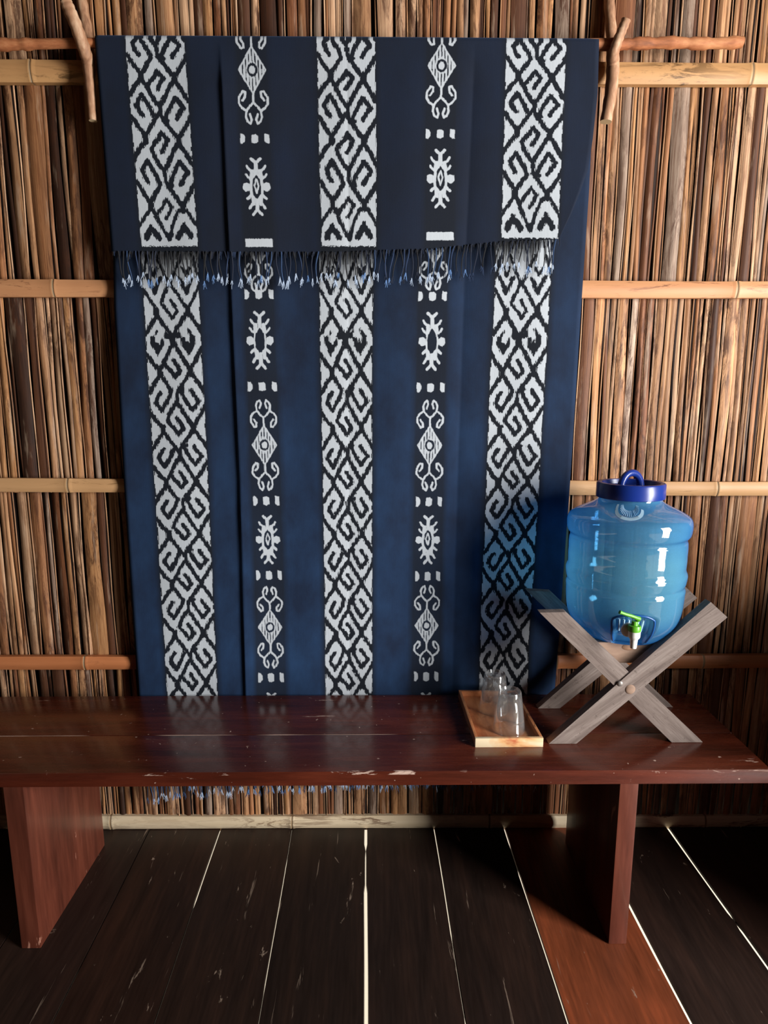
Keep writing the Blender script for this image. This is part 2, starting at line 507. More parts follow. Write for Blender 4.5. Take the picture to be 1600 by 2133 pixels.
def reeds():
    bm = bmesh.new()
    tone = bm.loops.layers.float_color.new('tone')
    palette = [((196, 148, 106), 5), ((212, 170, 132), 4), ((176, 122, 80), 4), ((142, 92, 60), 3), ((96, 60, 38), 1.9), ((64, 40, 27), 0.9), ((176, 152, 132), 1.6), ((204, 150, 100), 3)]
    cols = [srgb(*c) for c, w in palette]; wts = [w for c, w in palette]

    def stalk(x, w, z0, z1, lean, bulge, depth, col, roll, cut=0.0):
        nz = 7
        ns = 5
        ph = random.uniform(0, 6)
        rows = []
        for j in range(nz + 1):
            t = j / nz
            z = z0 + (z1 - z0) * t
            xc = x + lean * (t - 0.5) + 0.0016 * math.sin(ph + 3.1 * t * (z1 - z0) * 4)
            ww = w * (1 + 0.10 * math.sin(ph * 2 + 5 * t))
            row = []
            for k in range(ns):
                q = k / (ns - 1) * 2 - 1
                yy = depth - bulge * (1 - q * q) + roll * q * w
                row.append(bm.verts.new((xc + q * ww / 2, Y_REED + yy, z)))
            rows.append(row)
        f_all = []
        for a, b in zip(rows, rows[1:]):
            for k in range(ns - 1):
                f_all.append(bm.faces.new([a[k], a[k + 1], b[k + 1], b[k]]))
        side = [random.uniform(.72, 1.12) for _ in range(ns)]
        for f in f_all:
            for q, lp in enumerate(f.loops):
                k = side[min(ns - 1, max(0, int(round(((lp.vert.co.x - x) / w + .5) * (ns - 1)))))]
                lp[tone] = (col[0] * k, col[1] * k, col[2] * k, 1)

    zs = [float(hit(800, p, y=Y_REED)[2]) for p in (147, 600, 1015, 1381, 1716)]
    levels = [2.62] + zs
    levels[-1] = 0.0
    for b in range(5):
        z1, z0 = levels[b] + 0.0, levels[b + 1]
        x = X0 - 0.02
        while x < X1 + 0.02:
            w = random.choice([random.uniform(0.004, 0.010), random.uniform(0.009, 0.018), random.uniform(0.014, 0.028)])
            if random.random() < 0.05:
                w = random.uniform(0.034, 0.046)
            c = random.choices(cols, wts)[0]
            k = random.uniform(0.78, 1.12)
            col = (c[0] * k, c[1] * k, c[2] * k, 1)
            stalk(x + w / 2, w * 0.98, z0 - 0.012, z1 + 0.012, random.gauss(0, 0.004), min(0.005, w * random.uniform(0.10, 0.28)), random.uniform(-0.0022, 0.0022), col, random.gauss(0, 0.07))
            x += w + max(0, random.gauss(0.0002, 0.0012))
            if random.random() < 0.42:   # a split sliver of stalk edge
                w = random.uniform(0.002, 0.0045)
                c = random.choice(cols[:2])
                stalk(x + w / 2, w, z0 - 0.012, z1 + 0.012, random.gauss(0, 0.003), 0.0015, random.uniform(-0.006, 0.001), (*c[:3], 1), 0)
                x += w + random.uniform(0.0003, 0.003)
    # dark sheet behind
    vs = [bm.verts.new(p) for p in ((X0 - .05, Y_WALL, -.02), (X1 + .05, Y_WALL, -.02), (X1 + .05, Y_WALL, 2.65), (X0 - .05, Y_WALL, 2.65))]
    v2 = [bm.verts.new(v.co + Vector((0, 0.02, 0))) for v in vs]
    fs = [bm.faces.new(vs), bm.faces.new(v2[::-1])] + [bm.faces.new([vs[i], v2[i], v2[(i + 1) % 4], vs[(i + 1) % 4]]) for i in range(4)]
    for f in fs:
        f.material_index = 1
        for lp in f.loops:
            lp[tone] = (0.02, 0.012, 0.008, 1)
    me = bpy.data.meshes.new('wall_back')
    bm.to_mesh(me); bm.free()
    me.polygons.foreach_set('use_smooth', [True] * len(me.polygons))
    o = link('wall_back', me, [M_REED, M_BACK])
    return tag(o, 'back wall of upright dry brown reed stalks', kind='structure')


reeds()


def batten(name, pl, pr, nodes, mat, label, thick=0.020, yf=1.578, x0=X0 + .02, x1=X1 - .02):
    """pl, pr: top and bottom measured at the left and right of the picture; nodes: ring positions"""
    A = hit([0, 0], pl, y=yf); B = hit([1600, 1600], pr, y=yf)
    bm = bmesh.new()
    nx = 70
    xs = np.linspace(x0, x1, nx)
    nd = [float(hit(px, (pl[0] + pl[1]) / 2, y=yf)[0]) for px in nodes]
    gx = sorted(set(list(xs) + [n + d for n in nd for d in (-0.012, -0.006, -0.0025, 0, 0.0025, 0.006, 0.012)]))
    rows = []
    ns = 7
    for x in gx:
        t = (x - A[0, 0]) / (B[0, 0] - A[0, 0])
        zt = A[0, 2] + (B[0, 2] - A[0, 2]) * t + 0.0016 * math.sin(x * 5.3 + yf * 40)
        zb = A[1, 2] + (B[1, 2] - A[1, 2]) * t + 0.0016 * math.sin(x * 4.1 + 2)
        bump = 0.0
        for n in nd:
            d = abs(x - n)
            if d < 0.0125:
                bump = max(bump, {True: -0.0012, False: 0.0022}[d < 0.001] * (1 - d / 0.0125))
        row = []
        for k in range(ns):
            q = k / (ns - 1)
            s = 1 - (2 * q - 1) ** 2
            row.append(bm.verts.new((x, yf + 0.006 * (1 - s) - bump, zb - abs(bump) * .5 + (zt - zb + abs(bump)) * q)))
        row.append(bm.verts.new((x, yf + thick, zt)))
        row.insert(0, bm.verts.new((x, yf + thick, zb)))
        rows.append(row)
    for i, (a, b) in enumerate(zip(rows, rows[1:])):
        near = min(abs((gx[i] + gx[i + 1]) / 2 - n) for n in nd) if nd else 9
        m = len(a)
        for k in range(m):
            f = bm.faces.new([a[k], b[k], b[(k + 1) % m], a[(k + 1) % m]])
            f.material_index = 1 if near < 0.0028 else 0
    bm.faces.new(rows[0]); bm.faces.new(rows[-1][::-1])
    o = from_bm(name, bm, [mat, M_NODE], None, True, 50)
    return tag(o, label, kind='structure')


batten('trim_1', (122, 167), (127, 172), (62, 470, 860, 1210, 1570), M_BAM[0], 'wide split bamboo batten across the top of the reed wall')
batten('trim_2', (582, 616), (584, 619), (110, 500, 830, 1180, 1538), M_BAM[1], 'split bamboo batten behind the cloth fringe, second from top')
batten('trim_3', (998, 1024), (1004, 1033), (140, 480, 830, 1160, 1497), M_BAM[2], 'split bamboo batten behind the blue jug lid, third from top')
batten('trim_4', (1371, 1396), (1366, 1393), (175, 500, 830, 1160, 1466), M_BAM[3], 'orange split bamboo batten just above the bench')
batten('baseboard_back', (1703, 1729), (1702, 1728), (230, 608, 1020, 1470), M_BAM[4], 'pale stained bamboo strip along the foot of the wall', yf=Y_BASE, thick=0.016)


# floor boards with open gaps between them
def floor():
    bm = bmesh.new()
    tone = bm.loops.layers.float_color.new('tone')
    bx = [float(hit(p, 1728, z=0)[0]) for p in (-600, -430, -280, -135, 15, 165, 312, 458, 608, 762, 905, 1052, 1229, 1395, 1548, 1705, 1870)]
    yb = Y_BASE
    slope = (762 - 789) / F      # boards run slightly off square to the wall
    ys = list(np.linspace(-1.6, 0.35, 8)) + list(np.linspace(0.4, 1.605, 50))
    # gap half-widths (mm) and closed stretches, from the left board edge to the right
    gap = {5: (0.35, .6), 6: (0.4, .55), 7: (1.2, .34), 8: (0.55, .46), 9: (3.4, 0), 10: (0.8, .28), 11: (1.1, .10), 12: (2.6, 0), 13: (3.2, 0), 14: (1.2, .3)}
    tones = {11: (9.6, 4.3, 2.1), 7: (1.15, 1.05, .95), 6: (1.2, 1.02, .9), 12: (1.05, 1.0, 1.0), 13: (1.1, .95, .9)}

    def half(i, y):
        if i not in gap:
            return 0.0004
        g, closed = gap[i]
        s = math.sin(y * 9 + i * 2.3) * .5 + math.sin(y * 23 + i * 5.1) * .3
        if i == 9:
            g2 = 1.1 if 1.36 < y < 1.49 else (0.15 if 1.49 <= y < 1.51 else 3.6)
            return (g2 + 0.15 * s) * 0.001
        if i in (12, 13) and i == 13 and 1.255 < y < 1.285:
            return 0.0001
        if closed and s > 0.62 - 1.6 * closed:
            return 0.0001
        return g * (1 + .2 * s) * 0.001

    T = 0.020
    for i in range(len(bx) - 1):
        k = random.uniform(.8, 1.15)
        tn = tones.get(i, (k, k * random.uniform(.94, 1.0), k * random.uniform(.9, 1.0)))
        dz = random.uniform(-0.0012, 0.0) if 3 < i < 15 else 0
        rows = []
        for y in ys:
            off = slope * (yb - y) * -1.0
            wl = 0.0006 * math.sin(y * 11 + i * 3); wr = 0.0006 * math.sin(y * 11 + (i + 1) * 3)
            xa = bx[i] + off + half(i, y) + wl
            xb = bx[i + 1] + off - half(i + 1, y) + wr
            e = 0.0015
            rows.append([bm.verts.new(p) for p in ((xa + .022, y, dz - T), (xa, y, dz - .005), (xa + e, y, dz), ((xa + xb) / 2, y, dz + .0005), (xb - e, y, dz), (xb, y, dz - .005), (xb - .022, y, dz - T))])
        fs = []
        for a, b in zip(rows, rows[1:]):
            for q in range(7):
                fs.append(bm.faces.new([a[q], a[(q + 1) % 7], b[(q + 1) % 7], b[q]]))
        fs.append(bm.faces.new(rows[0][::-1])); fs.append(bm.faces.new(rows[-1]))
        for f in fs:
            for lp in f.loops:
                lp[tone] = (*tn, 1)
    o = from_bm('floor', bm, M_FLOOR, None, True, 30)
    return tag(o, 'dark worn plank floor with bright gaps between the boards', kind='structure')


floor()

bm = bmesh.new(); box(bm, X0 - .06, X0, -1.6, 1.64, 0, 2.62)
tag(from_bm('wall_left', bm, M_PLAIN, smooth=False), 'left side wall outside the picture', kind='structure')
# right wall: unseen low part added to shade the back wall's lower right, open above it and towards the door
bm = bmesh.new()
box(bm, X1, X1 + .06, 0.80, 1.64, 0, 0.92)
box(bm, X1, X1 + .06, -1.6, 1.64, 2.25, 2.62)
box(bm, X1, X1 + .06, -1.6, -1.45, 0, 2.25)
tag(from_bm('wall_right_blocker', bm, M_PLAIN, smooth=False), 'unseen right side wall, low part added to shade the corner, wide opening', kind='structure')
bm = bmesh.new(); box(bm, X0 - .06, X1 + .06, -1.68, -1.60, 0, 2.62)
tag(from_bm('wall_front', bm, M_PLAIN, smooth=False), 'front wall behind the viewpoint', kind='structure')
bm = bmesh.new(); box(bm, X0 - .1, X1 + .1, -1.7, 1.68, 2.62, 2.68)
tag(from_bm('ceiling', bm, M_PLAIN, smooth=False), 'plain board ceiling above the picture', kind='structure')
bm = bmesh.new(); box(bm, -14, 14, -12, 16, -1.25, -1.15)
tag(from_bm('ground', bm, M_GROUND, smooth=False), 'bright sunlit sand under the raised floor', kind='structure')

# ------------------------------------------------------------------ ikat pattern as distance fields (units: measured px)
def seg_dist(P, a, b):
    a = np.array(a, float); b = np.array(b, float)
    d = b - a
    L = (d * d).sum()
    t = np.clip(((P - a) @ d) / (L if L > 0 else 1), 0, 1)
    q = P - (a + t[:, None] * d)
    return np.sqrt((q * q).sum(1))


def stroke(P, pts, hw):
    r = np.full(len(P), 1e3)
    for a, b in zip(pts, pts[1:]):
        r = np.minimum(r, seg_dist(P, a, b))
    return r - hw


def poly(P, pts):
    """signed distance to a filled polygon (negative inside)"""
    n = len(pts)
    d = np.full(len(P), 1e3)
    inside = np.zeros(len(P), bool)
    for i in range(n):
        a = pts[i]; b = pts[(i + 1) % n]
        d = np.minimum(d, seg_dist(P, a, b))
        c = (a[1] > P[:, 1]) != (b[1] > P[:, 1])
        xx = (b[0] - a[0]) * (P[:, 1] - a[1]) / ((b[1] - a[1]) if b[1] != a[1] else 1e-9) + a[0]
        inside ^= c & (P[:, 0] < xx)
    return np.where(inside, -d, d)


ASP = 1.10


def strip_segments(rows, mode):
    """dark strokes (u, v) of the hook lattice; C rows at even v, D rows at odd v"""
    st, fills = [], []
    HW = 0.0425
    add = lambda pts, hw=HW: st.append(([(u, v) for u, v in pts], hw))
    for k in rows:
        sh = lambda pts: [(u, v + k) for u, v in pts]
        C = (k % 2 == 0)
        first = (mode == 'lower' and k == -1)
        end = (mode == 'upper' and k == 0)
        # crossings
        add(sh([(.217, -.05), (.217, .05)]), .056)
        add(sh([(.787, -.08), (.787, .02)]), .056)
        # edges going on (v increasing)
        add(sh([(.205, .06), (.108, .185), (.02, .33), (-.06, .40)]))
        add(sh([(.825, .03), (.90, .15), (.955, .22), (1.03, .35)]))
        if first:
            add(sh([(.24, .06), (.35, .22), (.44, .34), (.49, .41)]))
            fills.append(sh([(.07, .386), (.125, .386), (.20, .28), (.23, .315), (.17, .386), (.17, .476), (.24, .52), (.315, .386), (.335, .52), (.20, .727), (.075, .512)]))
            fills.append(sh([(.63, .40), (.71, .41), (.725, .50), (.75, .43), (.79, .50), (.80, .40), (.74, .27), (.77, .245), (.90, .40), (.905, .52), (.77, .72), (.64, .55)]))
            fills.append(sh([(.347, .27), (.475, .386), (.63, .27), (.645, .41), (.552, .425), (.526, .52), (.475, .60), (.424, .52), (.413, .45), (.362, .44), (.325, .40)]))
        elif C:
            add(sh([(.245, .06), (.338, .198), (.41, .297), (.38, .406), (.302, .52), (.217, .66), (.115, .53), (.16, .406), (.208, .345)]))
        else:
            add(sh([(.24, .06), (.348, .218), (.437, .338), (.495, .414)]))
            add(sh([(.385, .36), (.32, .51), (.205, .70), (.10, .534), (.138, .447), (.20, .365)]))
        # centre crossing
        add(sh([(.512, .34), (.512, .52)]), .036)
        add(sh([(.52, .34), (.56, .275), (.67, .13), (.75, .02)]))
        if not first:
            add(sh([(.585, .31), (.64, .43), (.778, .65), (.908, .49), (.835, .40), (.775, .305)]))
            add(sh([(.575, .315), (.625, .285)]), .040)
        add(sh([(.52, .53), (.623, .70), (.737, .885), (.787, .94)]))
        # edges coming in from below
        add(sh([(.205, .94), (.10, .84), (.02, .72), (-.05, .63)]))
        add(sh([(.825, .88), (.90, .77), (.99, .615), (1.04, .55)]))
        # centre spiral of the next row
        add(sh([(.505, .50), (.459, .56), (.397, .646), (.335, .76), (.305, .835), (.35, .896), (.44, .99), (.497, 1.085), (.546, 1.02), (.595, .974), (.551, .896), (.485, .79)]), HW * .98)
        if not C:   # the next row is C: its spiral is tied to the left crossing
            add(sh([(.30, .83), (.25, .92), (.217, .96)]), .040)
        if mode == 'lower' and k == rows[0]:
            pass
    return st, fills


def main_strip(P, xl, xr, yv, mode):
    """P: (n,2) measured px; xl, xr, yv: edge and row tables. returns distance, positive on white"""
    y = P[:, 1]
    L = np.interp(y, *xl); R = np.interp(y, *xr)
    W = R - L
    u = (P[:, 0] - L) / W
    v = np.interp(y, yv[0], yv[1]) if mode == 'lower' else np.interp(y, yv[0], yv[1])
    Q = np.stack([u, v * ASP], 1)
    r = np.full(len(P), 1e3)
    if mode == 'lower':
        st, fills = strip_segments(range(-1, 9), 'lower')
        # beginning of the field above the first crossings
        st += [([(.07, -1.62), (.205, -1.33), (.32, -1.58)], .040), ([(.66, -1.57), (.78, -1.33), (.90, -1.60)], .040),
               ([(-.05, -1.45), (.02, -1.36), (.205, -1.06)], .034), ([(1.04, -1.48), (.99, -1.40), (.825, -1.12)], .034),
               ([(.46, -1.52), (.397, -1.354), (.335, -1.24), (.305, -1.165), (.35, -1.104), (.44, -1.01), (.497, -.915), (.546, -.98), (.595, -1.026), (.551, -1.104), (.485, -1.21)], .034),
               ([(.47, -1.5), (.623, -1.30), (.737, -1.115), (.787, -1.06)], .034),
               ([(.15, -1.75), (.20, -1.60), (.25, -1.75)], .03), ([(.72, -1.75), (.78, -1.62), (.85, -1.75)], .03),
               ([(-.02, -1.55), (.1, -1.95)], .03), ([(.45, -1.5), (.25, -1.95)], .03), ([(.5, -1.5), (.7, -1.95)], .03), ([(1.0, -1.6), (.9, -1.95)], .03)]
    else:
        st, fills = strip_segments(range(0, 5), 'upper')
        st += [([(.205, -.06), (.11, -.17), (.01, -.30), (-.05, -.38)], .034), ([(.84, -.08), (.92, -.20), (1.03, -.36)], .034),
               ([(.24, -.06), (.37, -.32), (.485, -.52), (.52, -.54), (.59, -.30), (.69, -.10), (.787, -.06)], .034),
               ([(.51, -.54), (.515, -.47)], .048),
               ([(.305, -.165), (.35, -.104), (.44, -.01), (.497, .085), (.546, .02), (.595, -.026), (.551, -.104), (.485, -.21)], .034),
               ([(.30, -.17), (.25, -.08), (.217, -.04)], .040),
               ([(.105, -.52), (.115, -.47), (.195, -.375), (.27, -.44), (.325, -.52)], .056), ([(.67, -.51), (.70, -.45), (.78, -.36), (.85, -.43), (.89, -.50)], .056), ([(.195, -.375), (.195, -.33)], .035), ([(.78, -.36), (.78, -.30)], .035)]
    for pts, hw in st:
        vs = [p[1] for p in pts]
        m = (v > min(vs) - .12) & (v < max(vs) + .12)
        if m.any():
            r[m] = np.minimum(r[m], stroke(Q[m], [(a, b * ASP) for a, b in pts], hw))
    for pts in fills:
        vs = [p[1] for p in pts]
        m = (v > min(vs) - .12) & (v < max(vs) + .12)
        if m.any():
            r[m] = np.minimum(r[m], poly(Q[m], [(a, b * ASP) for a, b in pts]))
    r = r * W
    r = np.minimum(r, np.minimum(u, 1 - u) * W)
    if mode == 'upper':
        r = np.minimum(r, (v + .655) * ASP * W)
    return r


def mirror(pts):
    return [(-a, b) for a, b in pts]


def motif_star(P, eye=True):
    r = np.full(len(P), 1e3)
    A = lambda d: np.minimum(r, d)
    for sgn in (1, -1):
        f = lambda pts: [(a * sgn, b) for a, b in pts]
        for pts, hw in (([(0, -490), (90, -575)], 30), ([(0, -500), (0, -300)], 38), ([(0, -300), (95, -170), (115, 0), (105, 150), (0, 300)], 26 if eye else 16),
                        ([(75, -320), (95, -190)], 40), ([(80, 210), (70, 340)], 38), ([(0, 270), (0, 460)], 38), ([(0, 455), (85, 560)], 28),
                        ([(110, -340), (150, -370), (180, -430)], 24), ([(120, -170), (170, -210), (200, -260)], 22), ([(100, 340), (155, 430)], 26), ([(120, 175), (185, 235)], 28)):
            r = A(stroke(P, f(pts), hw))
        r = A(poly(P, f([(125, -60), (190, -95), (265, -75), (275, 30), (215, 95), (125, 60)])))
        if eye:
            r = A(stroke(P, f([(0, -160), (42, -30), (0, 120)]), 17))
    return -r


def motif_diamond(P):
    r = np.full(len(P), 1e3)
    x = np.abs(P[:, 0]); y = P[:, 1]
    d = (x / 228 + np.abs(y) / 372 - 1) * 190           # filled diamond
    slit = np.abs(((P[:, 0] + 25) % 50) - 25) - 9
    inner = (x / 228 + np.abs(y) / 372 - 0.86) * 190
    dark = np.maximum(slit, inner)
    rr = np.sqrt(P[:, 0] ** 2 + (P[:, 1] * .8) ** 2)
    ring = np.abs(rr - 66) - 17
    dark = np.minimum(np.maximum(dark, 100 - rr), ring)
    body = np.maximum(d, -dark)
    r = np.minimum(r, body)
    for sx in (1, -1):
        for sy in (1, -1):
            f = lambda pts: [(a * sx, b * sy) for a, b in pts]
            for pts, hw in (([(0, 360), (0, 490), (60, 540), (112, 610), (125, 700), (100, 770), (55, 800), (35, 740), (62, 660)], 17),
                            ([(112, 610), (185, 565), (228, 500), (225, 410), (165, 320), (125, 330), (130, 400), (172, 455)], 17)):
                r = np.minimum(r, stroke(P, f(pts), hw))
    return -r


def motif_blocks(P, jit=0):
    r = np.full(len(P), 1e3)
    for c, w in ((-25.2, 5.0), (0, 7.2), (25.2, 5.0)):
        tip = 0 if c == 0 else (2.5 if c < 0 else -2.5)
        r = np.minimum(r, poly(P, [(c - w, -8 - abs(tip)), (c + w * .3, -9), (c + w, -6 + tip), (c + w, 7 - tip), (c, 10), (c - w, 8 + tip)]))
    return -r


def medallions(P, cx, items):
    r = np.full(len(P), -1e3)
    y = P[:, 1]
    c = np.interp(y, *cx)
    for kind, yc, sy, sx in items:
        m = np.abs(y - yc) < sy * 1.15 + 14
        if not m.any():
            continue
        q = np.stack([P[m, 0] - c[m], y[m] - yc], 1)
        if kind == 'blocks':
            d = motif_blocks(q / np.array([sx, 1]))
        elif kind == 'bar':
            d = np.minimum(28.5 - np.abs(q[:, 0]), 8.5 - np.abs(q[:, 1]))
        else:
            ux = {'star': 280, 'hollow': 280, 'diamond': 235}[kind]
            uy = {'star': 595, 'hollow': 595, 'diamond': 805}[kind]
            k = sx / ux
            qq = np.stack([q[:, 0] / k, q[:, 1] / (sy / uy)], 1)
            d = (motif_diamond(qq) if kind == 'diamond' else motif_star(qq, kind == 'star')) * k
        r[m] = np.maximum(r[m], d)
    return r


Y_PANEL, Y_FLAP = 1.562, 1.536

ROWS_LO = ([520, 652, 777, 896, 1007, 1115, 1219, 1322, 1426, 1530, 1632], [-2.05, -1, 0, 1, 2, 3, 4, 5, 6, 7, 8])
LOWER = [
    dict(xl=([480, 575, 750, 868, 1010, 1447, 1650], [293, 297.5, 307, 314.4, 323, 349, 361]), xr=([480, 575, 740, 868, 1010, 1447, 1650], [410, 412.5, 420, 426.6, 433.6, 453, 462]), yv=ROWS_LO),
    dict(xl=([480, 575, 750, 980, 1210, 1447, 1650], [666, 666, 668, 672.6, 676.6, 679, 681]), xr=([480, 640, 750, 1447, 1650], [777, 776.5, 774.5, 775, 775]), yv=ROWS_LO),
    dict(xl=([480, 520, 675, 754, 915, 1088, 1210, 1329, 1427, 1650], [1036, 1034, 1028.6, 1022.7, 1016.8, 1010.9, 1005, 1001, 999, 992]), xr=([480, 520, 644, 754, 911, 1033, 1136, 1226, 1325, 1443, 1650], [1152, 1151, 1143, 1137, 1127, 1121, 1115, 1109, 1101.4, 1098, 1091]), yv=ROWS_LO),
]


def rows_up(ys):
    return (list(reversed(ys)) if ys[0] > ys[-1] else ys), None


def up(y0, y1, y2, bar):
    # rows measured downwards: v = 3, 2, 1, 0, and the bar at -0.655
    ys = [y2 - (y1 - y2), y2, y1, y0, bar]
    vs = [3, 2, 1, 0, -.655]
    e = (bar - y0) / .655
    return (ys + [bar + e * .5], vs + [-.655 - .5])


UPPER = [
    dict(xl=([60, 80, 510, 540], [260, 261, 295, 297]), xr=([60, 80, 510, 540], [382, 384, 412, 414]), yv=up(428, 287.5, 159, 513)),
    dict(xl=([60, 82, 290, 510, 540], [660, 660, 665, 670, 671]), xr=([60, 82, 300, 510, 540], [781, 781, 784, 784, 784]), yv=up(424, 289.5, 159, 513)),
    dict(xl=([60, 82, 495, 540], [1056, 1055.6, 1044.5, 1043]), xr=([60, 82, 495, 540], [1180, 1179.5, 1162, 1160]), yv=up(402, 276, 159, 496)),
]
MED_LO = [
    dict(cx=([520, 613, 710, 805, 927, 1043, 1124, 1198, 1306, 1411, 1650], [538, 539.5, 541.6, 546.5, 551, 554.7, 558, 560.5, 563, 564.8, 571]),
         items=[('diamond', 512, 96, 29), ('blocks', 613, 10, 1), ('hollow', 710, 61, 29), ('blocks', 805, 10, 1), ('diamond', 927, 94, 27.5), ('blocks', 1043, 10, .9), ('star', 1124.5, 51, 26), ('blocks', 1198, 10, .88), ('diamond', 1306.5, 84.5, 26.5), ('blocks', 1411, 10, .88), ('star', 1490, 47, 25)]),
    dict(cx=([520, 617, 713, 807, 928, 1045, 1125, 1200, 1303, 1409, 1650], [906, 901, 900, 897, 895, 893.5, 891, 891, 888.5, 888, 883]),
         items=[('diamond', 508, 96, 29), ('blocks', 617, 10, .98), ('hollow', 712, 61, 28.5), ('blocks', 807, 10, .96), ('diamond', 928, 94, 27.5), ('blocks', 1045, 10, .9), ('star', 1125, 51, 26), ('blocks', 1200, 10, .86), ('diamond', 1303, 83, 26), ('blocks', 1409, 10, .84), ('star', 1490, 47, 25)]),
]
MED_UP = [
    dict(cx=([60, 146, 289, 390, 505, 540], [522, 525.4, 531, 534.7, 540, 541]), items=[('diamond', 145.7, 113, 31), ('blocks', 289, 11, 1), ('star', 390, 61, 29.5), ('bar', 506, 9, 1)]),
    dict(cx=([60, 137, 279, 373, 492, 540], [921, 920, 917, 917.6, 916.5, 916]), items=[('diamond', 137, 109, 31), ('blocks', 279, 11, 1), ('star', 373, 62, 29.5), ('bar', 492, 9, 1)]),
]
BIG = 60.0


def crease(px, py):
    """cloth relief towards the room in metres: old fold lines and a soft hang"""
    xl = np.interp(py, [80, 570, 1000, 1447], [458, 480, 500, 512])
    xr = np.interp(py, [80, 570, 1000, 1447], [990, 968, 953, 942])
    xm = np.interp(py, [80, 520, 1447], [722, 727, 729])
    d = px - xl
    p = 0.0095 * np.where(d > 0, np.exp(-d / 60), np.exp(d / 3.5))
    d = px - xr
    p = p - 0.0090 * np.where(d > 0, np.exp(-d / 42), np.exp(d / 22))
    d = px - xm
    p = p - 0.0018 * np.exp(-np.abs(d) / 9)
    p = p + 0.0022 * np.sin(px / 61.0 + py / 700.0) + 0.0012 * np.sin(px / 23.0 + 1.3 + py / 400.0)
    return p * np.clip((py - 86) / 90, 0, 1)


